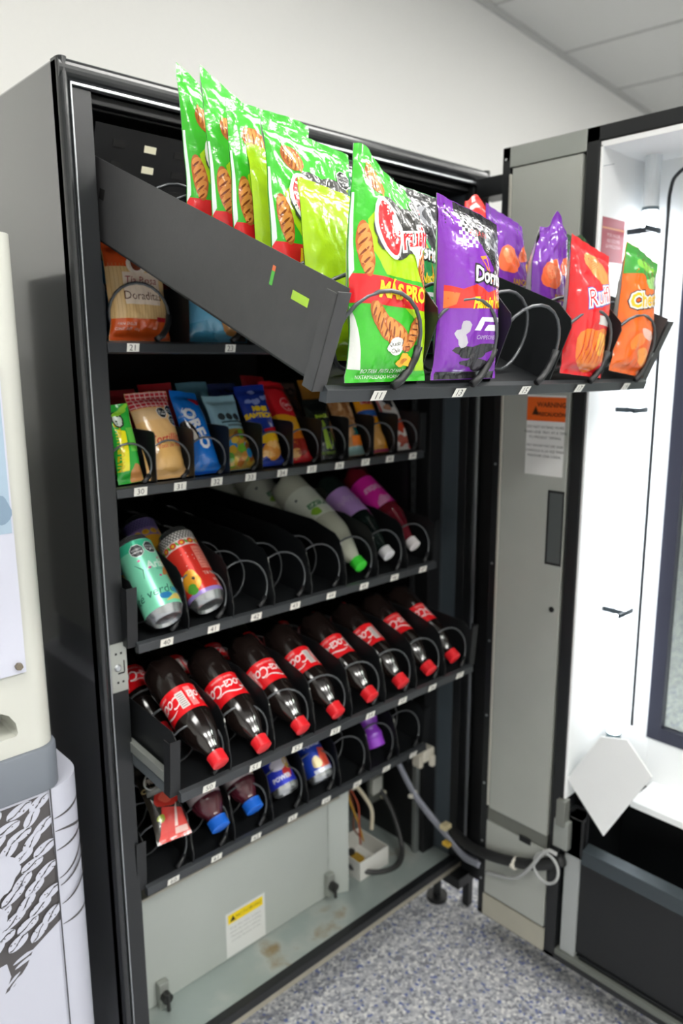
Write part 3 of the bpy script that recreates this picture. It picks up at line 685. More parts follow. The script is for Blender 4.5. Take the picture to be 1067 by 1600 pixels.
for k, v, seed, lean, dx, drop, hh, pk_, lab in spots:
    y, z = t10(v, .004)
    o = bag('snack_bag', CRW, hh, .040 if k == 0 else .036, GR, '#d9dedb', crd, seed, drop, POS(sx(5, 0) + dx, y + (-.012 if k == 0 else 0), z, lean, 0, 0), peak=pk_, tip=(-.55, .012) if k == 0 else None)
    put(o, 'snack_bag', lab, 'snack bag', GC)
for v, seed, hh, lab in ((.062, 21, .200, 'plain lime green bag back directly behind the frontmost green bag'), (.160, 23, .215, 'narrow glimpse of a plain lime bag back between two green snack bags')):
    y, z = t10(v, .004); o = bag('snack_bag', .118, hh, .036, LI, GR, [], seed, .02, POS(sx(5, 0) + .006, y, z, 2, 0, 0)); put(o, 'snack_bag', lab, 'snack bag', GC)
def checker(x0, y0, nx_, ny_, q, rot=0):
    return [rect(0, 0, q, q, '#e9e9ea', xf([(i * q, j * q)], (x0, y0), rot)[0], rot) for i in range(nx_) for j in range(ny_) if (i + j) % 2]
def doritos(base, w_, h_, name2, band):
    k = h_ / .215
    d = [poly([(-.06, .178 * k), (-.03, .182 * k), (.0, .165 * k), (.03, .130 * k), (.06, .10 * k), (.06, .215 * k), (-.06, .215 * k)], '#1c1c20')]
    d += [poly([(-.06, .178 * k), (-.03, .18 * k), (-.035, .215 * k), (-.06, .215 * k)], base)]
    d += checker(-.036, .160 * k, 6, 9, .0046) + [blob(.028, .178 * k, .018, .018, '#8c8e94', 0, 3), blob(.030, .178 * k, .012, .012, '#3a3b40', 0, 5), ell(.045, .160 * k, .011, .018, '#a9abb0', 30), ell(.045, .160 * k, .007, .012, '#2e2f33', 30)]
    d += [T('GANAR', .011, (-.004, .200 * k), '#e6e6ea'), T('TICKETS', .0095, (-.004, .190 * k), '#e6e6ea'), T('A LA F1', .0105, (-.003, .180 * k), '#e23a3a')]
    d += [poly([(-.004, .150 * k), (.006, .152 * k), (.024, .120 * k), (.02, .118 * k)], '#f08a22'), poly([(.0, .146 * k), (.006, .148 * k), (.019, .125 * k)], base)]
    if band:
        d += [poly([(-.06, .085 * k), (.06, .088 * k), (.06, .108 * k), (.04, .112 * k), (.012, .106 * k), (-.01, .115 * k), (-.035, .108 * k), (-.06, .112 * k)], '#da2c20'), poly([(-.06, .105 * k), (-.04, .103 * k), (-.045, .09 * k), (-.06, .085 * k)], '#e8702a')]
    d += [T('Doritos', .027, (.022, .126 * k), '#19191b', -4, .0030, .0, .86), T('Doritos', .027, (.022, .126 * k), '#f1f1f1', -4, .0007, .0, .86)]
    d += [poly([(.022, .114 * k), (.030, .090 * k), (.044, .118 * k), (.031, .099 * k)], '#f28a1e'), T(name2, .0185, (.018, .0945 * k), '#ffe01c', 3, .0006, .35, .86)]
    d += [poly([(-.012, .060 * k), (.0, .076 * k), (.05, .077 * k), (.046, .071 * k), (.006, .071 * k), (.0, .060 * k)], '#ececf2'), poly([(.008, .060 * k), (.014, .067 * k), (.044, .0675 * k), (.038, .060 * k)], '#ececf2'),
          T('CAMPEONES', .007, (.016, .052 * k), '#c9b4da'), blob(.0, .035 * k, .034, .010, '#232127', 4, 8, 24, .5), blob(.012, .018 * k, .03, .008, '#2a262e', -5, 12, 24, .5), blob(-.03, .055 * k, .012, .014, '#b8b4be', 20, 2, 18, .6), rect(-.06, 0, .06, .010 * k, '#1b1a1d')]
    return d
y, z = t10(.0, .004)
o = bag('snack_bag', .129, .214, .046, '#7a2aa8', '#c9cac4', doritos('#7a2aa8', .122, .214, "Flamin' Hot", True), 31, .03, POS(sx(5, 1) + .008, y - .012, z, 0)); put(o, 'snack_bag', 'purple tortilla chip bag with yellow script at front of tray slot 13', 'snack bag')
y, z = t10(.085, .004)
o = bag('snack_bag', .124, .222, .040, '#1f9a4c', '#c9cac4', doritos('#1f9a4c', .124, .222, 'Nacho', False), 33, .02, POS(sx(5, 1) + .012, y, z, 3)); put(o, 'snack_bag', 'dark green chip bag directly behind the purple tortilla chip bag', 'snack bag')
y, z = t10(.20, .004)
o = bag('snack_bag', .122, .222, .036, '#1a7a40', '#c9cac4', doritos('#1a7a40', .122, .222, 'Nacho', False), 36, .02, POS(sx(5, 1) + .03, y, z, 2)); put(o, 'snack_bag', 'dark bag corner showing above the frontmost green bag, last of its slot', 'snack bag')
def crunch(w_, h_):
    k = h_ / .2
    return [rect(-.07, 0, .07, .055 * k, '#d8321f'), rect(-.07, .045 * k, .07, .055 * k, '#e8752a'), blob(-.02, .135 * k, .027, .024, '#e8683a', 5, 3, 24, .15), blob(-.024, .14 * k, .014, .012, '#f0895a', 20, 9), blob(.034, .150 * k, .028, .012, '#e8683a', 30, 6, 24, .2),
            ell(.042, .122 * k, .011, .011, '#f4b91c'), ell(.042, .110 * k, .010, .010, '#e24a30'), T('RANCHERO', .012, (.014, .098 * k), '#b88a1e', -2, .0004), T('CRUNCH', .024, (.018, .080 * k), '#e9e9ee', -4, .0016, 0, .9), T('CHILE', .022, (.012, .060 * k), '#e9e9ee', -4, .0016, 0, .95),
            blob(-.03, .035 * k, .022, .01, '#f3c21d', 10, 3, 20, .5), blob(.02, .03 * k, .02, .012, '#f3c21d', -20, 5, 20, .5), blob(.038, .045 * k, .012, .02, '#e89a2c', -25, 7), ribbon([(.03, .03 * k), (.036, .045 * k), (.043, .062 * k)], .001, '#8a4a12')]
y, z = t10(.062, .004)
o = bag('snack_bag', .118, .212, .044, '#6d2a9a', '#b9bab4', crunch(.112, .19), 41, .0, POS(.572, y, z, -1, 8, 2), crk=1.7, tip=(.25, .03)); put(o, 'snack_bag', 'purple chip bag with orange chips and a pointed top behind the red ridged chip bag', 'snack bag')
y, z = t10(.125, .004)
o = bag('snack_bag', .122, .210, .046, '#6d2a9a', '#c8281e', crunch(.118, .192)[2:] + [poly([(-.06, .0), (.06, .0), (.06, .105), (.02, .07), (-.02, .05), (-.06, .035)], '#cc1f1c'), poly([(.06, .105), (.06, .118), (.0, .075), (-.05, .045), (-.06, .035), (-.02, .05), (.02, .07)], '#d8d8d4')], 44, .03, POS(.560, y, z, 3, 5, -1), crk=1.6); put(o, 'snack_bag', 'purple and red chip bag, second behind the pointed purple bag', 'snack bag')
y, z = t10(.19, .004)
o = bag('snack_bag', .11, .212, .04, '#d3261f', '#c8281e', [], 46, .02, POS(.575, y, z, 2), tip=(-.2, .02)); put(o, 'snack_bag', 'red snack bag tip peeking over the purple and red chip bag', 'snack bag')
y, z = t10(.10, .004)
o = bag('snack_bag', .10, .200, .04, '#2c4a2a', '#8f9a96', [blob(.0, .165, .03, .01, '#c98a4a', 0, 3)], 47, .02, POS(.732, y, z, 2), tip=(.3, .01)); put(o, 'snack_bag', 'dark green bag, mostly hidden, behind the orange cheese puff bag', 'snack bag')
ruff = [blob(.005, .160, .032, .022, '#e08a4a', -25, 3), *[ribbon([(-.02 + .004 * i, .150 + .006 * i), (.01 + .004 * i, .168 + .004 * i)], .0012, '#c2662a') for i in range(5)],
        T('Ruffles', .036, (.014, .120), '#3a5fb4', 14, .0034, .2), T('Ruffles', .036, (.014, .120), '#f2f2f4', 14, .0020, .2), T('Ruffles', .036, (.014, .120), '#e0262c', 14, -.0003, .2), rect(.0, .075, .05, .088, '#d9d4d0'),
        blob(.006, .040, .046, .034, '#e57a2a', 8, 4, 26, .25), blob(.022, .048, .02, .018, '#f3b23a', 8, 7)] + [ribbon([(-.035 + .010 * i, .018), (-.028 + .010 * i, .042), (-.030 + .012 * i, .066)], .0017, '#c9381c') for i in range(7)]
y, z = t10(.0, .004)
o = bag('snack_bag', .108, .198, .050, '#d71f26', '#c9cac4', ruff, 51, .02, POS(sx(5, 3) - .004, y - .012, z, 1, -4, 5)); put(o, 'snack_bag', 'red ridged potato chip bag at front of tray slot 17', 'snack bag')
chee = [poly([(-.06, .150), (-.02, .158), (.02, .140), (.06, .15), (.06, .21), (-.06, .21)], '#3f9a3a'), blob(.0, .175, .03, .010, '#7cc142', 5, 4), blob(.02, .152, .03, .01, '#9ed27a', 15, 2, 20, .4), T('Cheetos', .032, (.010, .122), '#2a2422', 12, .0050, .1), T('Cheetos', .032, (.010, .122), '#e8e2d8', 12, .0034, .1), T('Cheetos', .032, (.010, .122), '#f2b81e', 12, .0008, .1),
        blob(.004, .040, .042, .03, '#f2641c', -20, 5, 24, .35), blob(-.012, .052, .02, .012, '#fa8a3c', 30, 9), blob(.018, .030, .02, .012, '#f9a04a', -30, 3), blob(.012, .065, .02, .008, '#f3c4b4', -10, 8)] + octo(.040, .155, .011)
o = bag('snack_bag', .106, .200, .046, '#ee6a1a', '#c9cac4', chee, 55, .02, POS(sx(5, 4) - .004, y - .012, z, 0, -3, 7)); put(o, 'snack_bag', 'orange cheese puff bag with green top at front of the last slot', 'snack bag')

# ---- tray 21..: pastries
dor = [rect(-.06, .115, .06, .16, '#d9521f')] + [ribbon([(-.05 + i * .0058, .03), (-.0505 + i * .0058, .12)], .0012, '#c79a5c') for i in range(18)] + [rect(-.06, 0, .06, .034, '#dd5a20'), ell(-.004, .118, .018, .016, '#efe0cf'), ell(-.004, .121, .010, .012, '#7a3a22'), rect(-.032, .056, .036, .106, '#ecd9c4'), T('Tía Rosa', .017, (0, .094), '#a03038', 0, 0, .15), T('Doraditas', .0185, (.003, .070), '#5e3524', 0), T('PAN DULCE', .006, (-.03, .026), '#f2ded0'), T('CONT. NET. 165 g', .0055, (-.028, .018), '#f2ded0'), rect(.026, .030, .048, .037, '#c22430')]
o = bag('pastry_bag', .110, .156, .04, '#e8c48a', '#e0b070', dor, 61, .0, POS(sx(5, 0) + .004, .066, 1.452, 6), g=.006); put(o, 'pastry_bag', 'cream and orange pastry bag in slot 21 on the upper shelf', 'pastry bag')
mar = [blob(.026, .045, .030, .034, '#c98f52', 0, 2), blob(.026, .045, .024, .028, '#d8a468', 0, 5), T('GALLETA', .022, (.012, .104), '#e8eef4', -8, .002), T('GALLETA', .022, (.012, .104), '#2449a0', -8, .0004), rect(-.004, .070, .05, .088, '#e8eef4', rot=-6), T('MARINELA', .0145, (.026, .079), '#2449a0', -6, .0006), poly([(.05, .03), (.06, .07), (.06, .0), (.035, .0)], '#2a2018'), poly([(-.06, 0), (.0, 0), (-.02, .02), (-.03, .035), (-.06, .03)], '#4fa2c8')]
o = bag('cookie_bag', .122, .132, .044, '#6fb8da', '#5fa8cc', mar, 63, .02, POS(sx(5, 1) + .004, .060, 1.452, 8), g=.006); put(o, 'cookie_bag', 'light blue cookie bag on the upper shelf beneath the pulled-out tray', 'cookie bag')
o = bag('cookie_bag', .10, .105, .04, '#b5782c', '#8a5a22', [blob(0, .05, .03, .03, '#e0b050', 0, 2), rect(-.05, .075, .05, .105, '#5b3416')], 65, .0, POS(sx(5, 2) - .004, .07, 1.452, 8)); put(o, 'cookie_bag', 'brown bag in slot 25, mostly hidden by the pulled-out tray', 'cookie bag')
o = bag('snack_bag', .085, .14, .03, '#3a8fc0', '#3a8fc0', [], 66, .0, POS(sx(5, 0) + .055, .21, 1.455, 5)); put(o, 'snack_bag', 'plain blue bag behind the cream and orange pastry bag', 'snack bag')
o = bag('snack_bag', .075, .125, .03, '#c22a2a', '#c22a2a', [], 67, .0, POS(sx(5, 1) - .03, .19, 1.455, 5)); put(o, 'snack_bag', 'small red bag behind the light blue cookie bag', 'snack bag')

# ---- tray 30..39
def it30(i, wd_, h_, t_, base, back, dec, lean, lab, seed, dy=0., dx=0., yaw=0., cat='snack bag', name='snack_bag', crk=.8, drop=.0, roll=0.):
    o = bag(name, wd_, h_, t_, base, back, dec, seed, drop, POS(sx(10, i) + dx, .050 + dy, 1.2235, lean, yaw, roll), crk=crk, g=.006); return put(o, name, lab, cat)
nv = [poly([(-.016, .02), (-.004, .02), (.002, .085), (-.012, .088)], '#e9e21c', ), T('NATURE VALLEY', .0135, (-.013, .062), '#d9c21a', 84, .0004, 0, .85), blob(.014, .012, .015, .018, '#c58a52', 30, 3, 20, .4), ell(-.004, .105, .011, .015, '#2c3a2c', 0, 8), ell(-.004, .105, .008, .012, '#c9d4c6', 0, 8), rect(.004, .05, .018, .09, '#66c24a'), blob(.008, .120, .015, .006, '#8fd03a', 30, 8, 18, .6)]
it30(0, .046, .132, .030, '#2fa83c', '#2fa83c', nv, 15, 'slim green cereal bar packet in slot 30', 71, dx=.002, roll=-3, cat='snack packet', name='snack_packet')
tor = [rect(-.05, .125, .05, .16, '#c4323c')] + [rect(-.05, .127 + j * .007, .05, .1285 + j * .007, '#e8c4c0') for j in range(5)] + [rect(-.04 + i * .009, .125, -.0385 + i * .009, .16, '#e8c4c0') for i in range(10)] + \
      [rect(-.05, .100, .05, .122, '#dcb888'), blob(.004, .035, .030, .028, '#e2b36c', 0, 3), T('Tortillitas', .020, (.006, .066), '#c8323a', 5, .0002, .3), T('Totis de Maíz', .010, (.008, .053), '#c8323a', 5, 0, .2)] + octo(.010, .113, .010) + octo(.030, .118, .010) + octo(.030, .098, .010)
it30(1, .078, .158, .048, '#e0b478', '#d8a868', tor, 25, 'cream wafer bag with red checkered top in slot 31', 73, dx=-.002)
ore = [T('OREO', .030, (-.004, .082), '#f2f4f8', -78, .0014), rect(-.03, 0, .03, .004, '#1546b0'), ell(-.020, .078, .010, .022, '#2a2420', 20), ell(-.018, .07, .006, .014, '#e2dcd2', 20), T('6', .016, (-.020, .118), '#cfe0f4'), T('GALLETAS', .005, (-.018, .108), '#cfe0f4'), poly([(.0, .145), (.03, .145), (.03, .13), (.015, .128)], '#c8283a')]
it30(2, .062, .160, .040, '#1273d2', '#1a4fc8', ore, 28, 'bright blue cream cookie packet in slot 32', 75, dx=.003, cat='cookie packet', name='cookie_packet')
cols = ['#c9a12c', '#6fae2c', '#b06a2a', '#2f86c8', '#d8b23a', '#8a5a2c', '#5fa03a', '#c88a3a']
rn = random.Random(4)
nut = [rect(-.04, 0, .04, .075, '#a58a3c')] + [blob(rn.uniform(-.026, .028), rn.uniform(.008, .07), .009, .007, cols[q % 8], rn.uniform(0, 90), q) for q in range(26)] + [ell(.022, .028, .008, .009, '#2a8ac8')] + \
      [ell(-.016 + .017 * q, .102 - .001 * q, .008, .008, '#3a4448', 22.5, 8) for q in range(3)] + [rect(-.02, .088, .034, .092, '#45606a'), rect(-.01, .08, .034, .085, '#6a828a')]
it30(3, .070, .150, .036, '#9cc6d6', '#86b4c8', nut, 28, 'pale blue bag of mixed nuts and candies in slot 33', 77, dx=.002)
emp = [rect(-.04, .070, .04, .105, '#1f3a9c'), T('MINIS', .013, (.0, .112), '#ecc81e', -4, .001), T('MANTECADAS', .013, (.004, .098), '#f0c81e', -3, .001), poly([(-.01, .068), (.04, .075), (.04, .05), (.0, .045)], '#d3202c'), blob(.0, .05, .026, .012, '#f0c020', 0, 3), blob(.004, .028, .026, .016, '#d89038', 0, 6), rect(-.04, 0, .04, .010, '#2444b8')] + [blob(rn.uniform(-.02, .024), rn.uniform(.015, .04), .008, .006, '#e8b060', 0, q) for q in range(6)] + [blob(rn.uniform(-.02, .028), rn.uniform(.125, .15), .007, .005, '#8c9cd8', 0, q) for q in range(7)]
it30(4, .066, .165, .038, '#18308a', '#18308a', emp, 26, 'navy blue snack bag with yellow and red print in slot 34', 79)
gan = [rect(-.04, .060, .04, .105, '#efab1c'), ell(.006, .122, .016, .016, '#e8a0a0'), ell(.006, .122, .014, .014, '#d3202c'), T('Gansa', .011, (.006, .122), '#f2d0d0', 0, 0, .2), blob(.0, .048, .026, .014, '#d8751e', 0, 2), blob(.004, .030, .027, .018, '#8f2218', 0, 4), blob(-.012, .016, .014, .010, '#d39a52', 0, 6), rect(-.04, 0, .04, .010, '#d3202c'), poly([(-.04, .105), (.04, .088), (.04, .105)], '#d3202c')]
it30(5, .064, .182, .036, '#cf1c26', '#c21a24', gan, 33, 'red and yellow pastry packet in slot 35', 81, cat='pastry packet', name='pastry_packet')
drk = [rect(-.04, .100, .04, .135, '#161a18'), T('SNACK', .010, (.0, .088), '#a8c83a', 0, .0006), blob(.0, .045, .010, .034, '#86a82a', 10, 3, 22, .4), blob(.006, .045, .005, .022, '#141814', 10, 6), blob(.022, .055, .008, .02, '#8a6a4a', 10, 2), T('ENCHILADO', .007, (.0, .012), '#9cc03a')]
it30(6, .064, .130, .030, '#20261f', '#181c18', drk, 22, 'black snack bag with lime green print in slot 36', 83)
gra = [blob(rn.uniform(-.024, .024), rn.uniform(.045, .115), .009, .006, c_, rn.uniform(0, 90), q) for q, c_ in enumerate(['#d8a878', '#b07c4c', '#e0b88c', '#9a6438'] * 7)] + [rect(.0, .040, .026, .058, '#1c5c5a'), rect(-.008, .020, .030, .040, '#ec7c1c'), rect(-.034, 0, .034, .018, '#8fb0ac'), rect(-.04, .12, .04, .145, '#1d4a52')]
it30(7, .062, .142, .034, '#b98a5c', '#a87848', gra, 26, 'brown granola bag with orange patch in slot 37', 85)
it30(8, .062, .145, .032, '#e89a1a', '#d88a14', [rect(-.02, .110, .020, .130, '#d8a0a0'), blob(0, .118, .016, .010, '#c8404a', 0, 3), rect(-.04, .080, .04, .095, '#2c5ca8'), blob(.0, .03, .024, .03, '#cf9a52', 0, 2), rect(-.04, 0, .04, .008, '#b04a6a')], 28, 'orange and blue snack bag in slot 38', 87, dx=.0)
it30(9, .058, .142, .032, '#d3cfca', '#c8c4c0', [rect(-.035, .0, -.026, .145, '#b82a2a'), rect(.024, .0, .035, .145, '#b82a2a'), blob(.0, .115, .016, .016, '#2c2c30', 0, 2), blob(-.012, .10, .010, .008, '#a86a3a', 0, 5), blob(.004, .055, .016, .02, '#b8442c', 0, 4, 20, .5), blob(.004, .02, .018, .012, '#a8584a', 0, 7, 20, .5)], 28, 'white and red nut bag in slot 39 at the right end', 89)
for i, (c_, lab, sl, dy, h_) in enumerate([('#a8242c', 'dark red bag tip behind the slim green cereal bar packet', 0, .11, .145), ('#b82a34', 'red checkered bag top behind the cream wafer bag', 1, .12, .155), ('#c8202a', 'crumpled red bag behind the bright blue cookie packet', 2, .11, .165), ('#5c8ca0', 'second pale blue bag behind the nuts and candies', 3, .10, .165), ('#14245c', 'dark navy bag behind the navy snack bag with yellow print', 4, .11, .16), ('#a01a22', 'second red packet behind the red and yellow pastry packet', 5, .10, .175), ('#4a3a34', 'dark brown bag tip behind the black snack bag', 6, .09, .16), ('#c8862c', 'golden bag tip behind the granola bag', 7, .09, .165)]):
    it30(sl, .066, h_, .034, c_, c_, [], 20, lab, 120 + i, dy=dy, crk=1.5)

# ---- bottles and cans
def cylS(rf): return lambda x, y, L: Vector(((rf(y) + L) * math.sin(x / rf(y)), -(rf(y) + L) * math.cos(x / rf(y)), y))
def prof_r(prof):
    def f(z):
        for (z0, r0), (z1, r1) in zip(prof, prof[1:]):
            if z0 <= z <= z1: return r0 + (r1 - r0) * (z - z0) / max(1e-9, z1 - z0)
        return prof[-1][1]
    return f
def smoothprof(p, n=6):
    return [(v.x, v.y) for v in bez([(a, b_, 0) for a, b_ in p], n)]
def ringed_cap(mb, z0, z1, r, m):
    mb.lathe([(z0, r * .86), (z0 + .0012, r), (z1, r * 1.02)], m, 60, mod=lambda rr, zz, a: (rr * (1 + .018 * math.sin(a * 30)), zz))
COLA = M('#191210', .16, 0, .8, name='cola_in_bottle', spec=.6)
def bottle(liquid, capc, prof, lab0, lab1, labc, dec, cap_r=.0145, petal=True, label_top=None):
    r = empty('bottle'); pf = smoothprof(prof); f = prof_r(pf)
    zb_ = prof[-1][0]
    def mod(rr, zz, a):
        if petal and zz > zb_ - .022:
            k = (zz - zb_ + .022) / .022; return rr * (1 - .10 * k * (1 + math.cos(5 * a)) / 2), zz - .006 * k * (1 + math.cos(5 * a)) / 2
        return rr, zz
    s = MB(); s.lathe(pf, liquid, 40, mod); s.build('body', r, smooth=50)
    s = MB(); ringed_cap(s, 0, .0165, cap_r, M(capc, .35, 0, .2)); s.lathe([(.0165, cap_r * 1.02), (.0195, cap_r * 1.05), (.021, cap_r * .9)], M(capc, .35, 0, .2), 24); s.build('cap', r, smooth=40)
    s = MB(); n = 8; s.lathe([(lab0 + (lab1 - lab0) * i / n, f(lab0 + (lab1 - lab0) * i / n) + .0003) for i in range(n + 1)], M(labc, .35, 0, .3), 40); del s.f[-2:]; del s.m[-2:]
    prints(s, dec, cylS(lambda z: f(z) + .0003), .005, clip=(-.10, .10, lab0, lab1), wrap=lambda c: M(c, .35, 0, .3))
    s.build('label', r, smooth='all')
    return r
cprof = [(.017, .0125), (.024, .0128), (.034, .0165), (.052, .0245), (.075, .0305), (.095, .0318), (.115, .0312), (.135, .0312), (.15, .0325), (.175, .0335), (.198, .0328), (.212, .029), (.220, .017), (.221, .001)]
def coke_dec(off, barcode):
    m0 = (.095 + .143) / 2; out = []
    for o_ in (off, off + .10, off - .10):
        out += [T('Coca-Cola', .030, (o_, m0 + .001), '#f6e6e6', 180, .0002, .36, .78, .86), ribbon([(o_ + .028 - .004 * t, m0 - .012 - .0035 * math.sin(t * .5)) for t in range(13)], .0016, '#f6e6e6'),
                T('SABOR ORIGINAL', .0055, (o_, .1375), '#f6caca', 180)]
        if barcode: out += [rect(o_ + .036, .102, o_ + .050, .134, '#d8d0cc'), *[rect(o_ + .038 + .0 * q, .105 + q * .004, o_ + .048, .1065 + q * .004, '#8c8480') for q in range(7)], rect(o_ + .054, .099, o_ + .066, .139, '#e88484')]
    return out
CO = [bottle(COLA, '#e5222b', cprof, .094, .144, '#e3141e', coke_dec(o_, True)) for o_ in (-.052, .004, -.012)]
words = ['first from the left', 'second from the left', 'third from the left', 'fourth from the left', 'fourth from the right', 'third from the right', 'second from the right', 'at the right end']
caps = [(.118, -.152, .806), (.205, -.150, .800), (.294, -.146, .800), (.381, -.143, .799), (.474, -.138, .799), (.566, -.134, .797), (.656, -.130, .797), (.745, -.122, .797)]
var = [0, 2, 1, 0, 0, 0, 1, 1]; used = set()
def placed(proto, mw, name, label, cat, group=None):
    if proto.name not in used: used.add(proto.name); o = proto
    else: o = copy_tree(proto)
    o.matrix_basis = mw; key = o.name; put(o, name, label, cat, group); used.add(o.name) if False else None
    return o
firsts = {}
def place_b(proto, mw, name, label, cat, group=None):
    if id(proto) not in firsts: firsts[id(proto)] = proto; o = proto
    else: o = copy_tree(proto)
    o.matrix_basis = mw; return put(o, name, label, cat, group)
rots = [-8, 0, -6, 22, 55, 20, -12, 6]
for i, (x, y, z) in enumerate(caps):
    place_b(CO[var[i]], POS(x, y, z - .012, 60) @ Matrix.Rotation(R(rots[i]), 4, 'Z'), 'cola_bottle', 'cola bottle with red label lying cap down, %s in front row' % words[i], 'bottle', 'cola bottles in the front row of tray 50')
    if i < 8:
        place_b(CO[(var[i] + 1) % 3], POS(x - .012, y + .15, z - .016, 63) @ Matrix.Rotation(R(rots[i] + 20), 4, 'Z'), 'cola_bottle', 'cola bottle half hidden, directly behind the one %s' % words[i], 'bottle', 'cola bottles in the second row of tray 50')
# big bottles in tray 40
wprof = [(.017, .0125), (.026, .0140), (.045, .021), (.075, .031), (.10, .0385), (.13, .0400), (.20, .0400), (.262, .0400), (.28, .037), (.288, .025), (.289, .001)]
LIME = M('#dde0cc', .18, 0, .5, name='cloudy_lime_drink', trans=.25)
lim = [blob(.0, .16, .03, .03, '#dfe6d6', 0, 2), T('Pureza', .028, (.0, .165), '#4a8a5c', 180, .0006, .3), blob(.028, .175, .014, .014, '#b9cf4a', 0, 3), blob(-.03, .15, .012, .010, '#8fc23a', 0, 5), rect(-.05, .20, -.044, .206, '#2c3a3a')]
wb = bottle(LIME, '#3fd03a', wprof, .135, .225, '#dbe0d2', lim)
base46 = (.566, -.014, 1.004)
for k, lab in enumerate(['cloudy drink bottle with bright green cap in the front of slot 45', 'cloudy drink bottle directly behind the green capped one', 'cloudy drink bottle third from the front in slot 45', ][:3]):
    place_b(wb, POS(base46[0] - .002 * k, base46[1] + .146 * k, base46[2] + .006 * k, 60) @ Matrix.Rotation(R(8 + 10 * k), 4, 'Z'), 'drink_bottle', lab, 'bottle', 'cloudy lime drink bottles')
lprof = [(.017, .0125), (.03, .0145), (.055, .0235), (.085, .032), (.105, .0355), (.20, .0355), (.235, .035), (.25, .028), (.253, .001)]
lv = bottle(M('#1b2a26', .12, 0, .5, trans=.2), '#e8e8ea', lprof, .115, .195, '#c49be0', [blob(.03, .155, .012, .010, '#5fc23a', 0, 3), T('Uva Light', .022, (0, .155), '#d2b4e4', 180, .0004, .3), blob(.03, .13, .01, .014, '#4a7aa0', 0, 6), rect(.036, .115, .05, .195, '#7c5ac0')])
place_b(lv, POS(.660, -.004, 1.008, 58), 'drink_bottle', 'dark bottle with lavender label and white cap in slot 46', 'bottle')
pk = bottle(M('#7c1c2c', .12, 0, .5, trans=.2), '#ece6e6', lprof, .115, .205, '#f02cb0', [blob(-.01, .125, .020, .014, '#f0a0d0', 30, 3, 22, .5), T('Frutas', .026, (0, .165), '#f7b4de', 180, .001, .3), rect(.024, .115, .05, .205, '#c01c8c'), *[rect(.026, .121 + q * .007, .046, .123 + q * .007, '#eaa0cc') for q in range(11)]])
place_b(pk, POS(.750, .002, 1.012, 56) @ Matrix.Rotation(R(-6), 4, 'Z'), 'drink_bottle', 'pink labelled bottle with white cap in the rightmost slot 47', 'bottle')
def can(col, dec, r_=.033, L_=.158, g=.006):
    r = empty('can'); pf = [(0, .022), (.002, .0245), (.003, .0245), (.008, .029), (.014, r_), (L_ - .012, r_), (L_ - .005, .029), (L_ - .003, .0275)]
    s = MB(); s.lathe([(.014, r_)] + [(.014 + (L_ - .028) * i / 6, r_) for i in range(1, 7)], M(col, .28, .25, .4), 40); del s.f[-2:]; del s.m[-2:]
    prints(s, dec, cylS(lambda z: r_), g, clip=(-.1, .1, .0142, L_ - .0142), wrap=lambda c: M(c, .3, .2, .3)); s.build('printed_wall', r, smooth='all')
    s = MB(); s.lathe([(.004, .001), (.005, .020), (0, .0235), (.001, .0255), (.008, .029), (.0142, r_ + .0001)], M('#b5b8ba', .25, .9), 40); s.build('base', r, smooth=50)
    s = MB(); s.lathe([(L_ - .0142, r_ + .0001), (L_ - .006, .0295), (L_ - .004, .0275), (L_ - .001, .0275), (L_ - .001, .0255), (L_ - .005, .025), (L_ - .005, .001)], M('#c2c4c6', .25, .9), 40)
    s.box(-.006, .006, -.012, .010, L_ - .005, L_ - .0035, M('#b5b8ba', .25, .9)); s.build('lid', r, smooth=50); return r
teal = [blob(.0, .135, .06, .012, '#39b48e', 0, 4, 26, .5), *octo(-.016, .123, .0115, ('EXCESO', 'AZÚCARES')), *octo(.010, .126, .0115, ('EXCESO', 'CALORÍAS')), T('Arizona', .020, (.018, .094), '#d9f2e6', 6, .0006, .2), T('MADE IN TEA', .006, (.020, .083), '#3d8c74', 6), T('té verde', .022, (-.020, .043), '#2d6a58', 0, 0, .2), ribbon([(.022, .080), (.026, .06), (.032, .035), (.036, .022)], .0042, '#c89a4a'), blob(.022, .078, .010, .008, '#c88a4a', 20, 3, 18, .7), blob(.030, .040, .018, .007, '#2a9ac0', 5, 2), blob(.018, .026, .022, .005, '#e0c86a', 15, 5, 20, .5), blob(-.004, .030, .01, .006, '#2a7ab0', 0, 4)] + [blob(-.02 + .012 * q, .104 - .018 * (q % 3), .0026, .002, '#d04a8c', 0, q) for q in range(6)] + [ribbon([(-.03, .10), (-.02, .086), (-.024, .07)], .0012, '#2d6a58')]
ct = can('#7fd8b4', teal)
place_b(ct, POS(.107, -.028, 1.004, 46) @ Matrix.Rotation(R(4), 4, 'Z'), 'drink_can', 'tall mint green tea can leaning at front of slot 40', 'can')
place_b(ct, POS(.096, .097, 1.010, 46) @ Matrix.Rotation(R(-60), 4, 'Z'), 'drink_can', 'dark teal topped can behind the mint green tea can', 'can')
hex_ = [rect(-.1, .128, .1, .146, '#4a484c')] + [ell(-.066 + q * .006 + (r_ % 2) * .003, .1305 + r_ * .0042, .0022, .0018, '#dfdcd6', 0, 6) for q in range(23) for r_ in range(4)] + [rect(-.1, .113, .1, .128, '#e8ddd6')] + [ell(-.06 + q * .017, .1205, .0065, .006, '#d8322c', 0, 12) for q in range(8)] + [ell(-.06 + q * .017, .1205, .003, .003, '#ecc02c', 0, 10) for q in range(8)] + [blob(-.0515 + q * .017, .1205, .002, .005, '#5aa83a', 30, q) for q in range(8)]
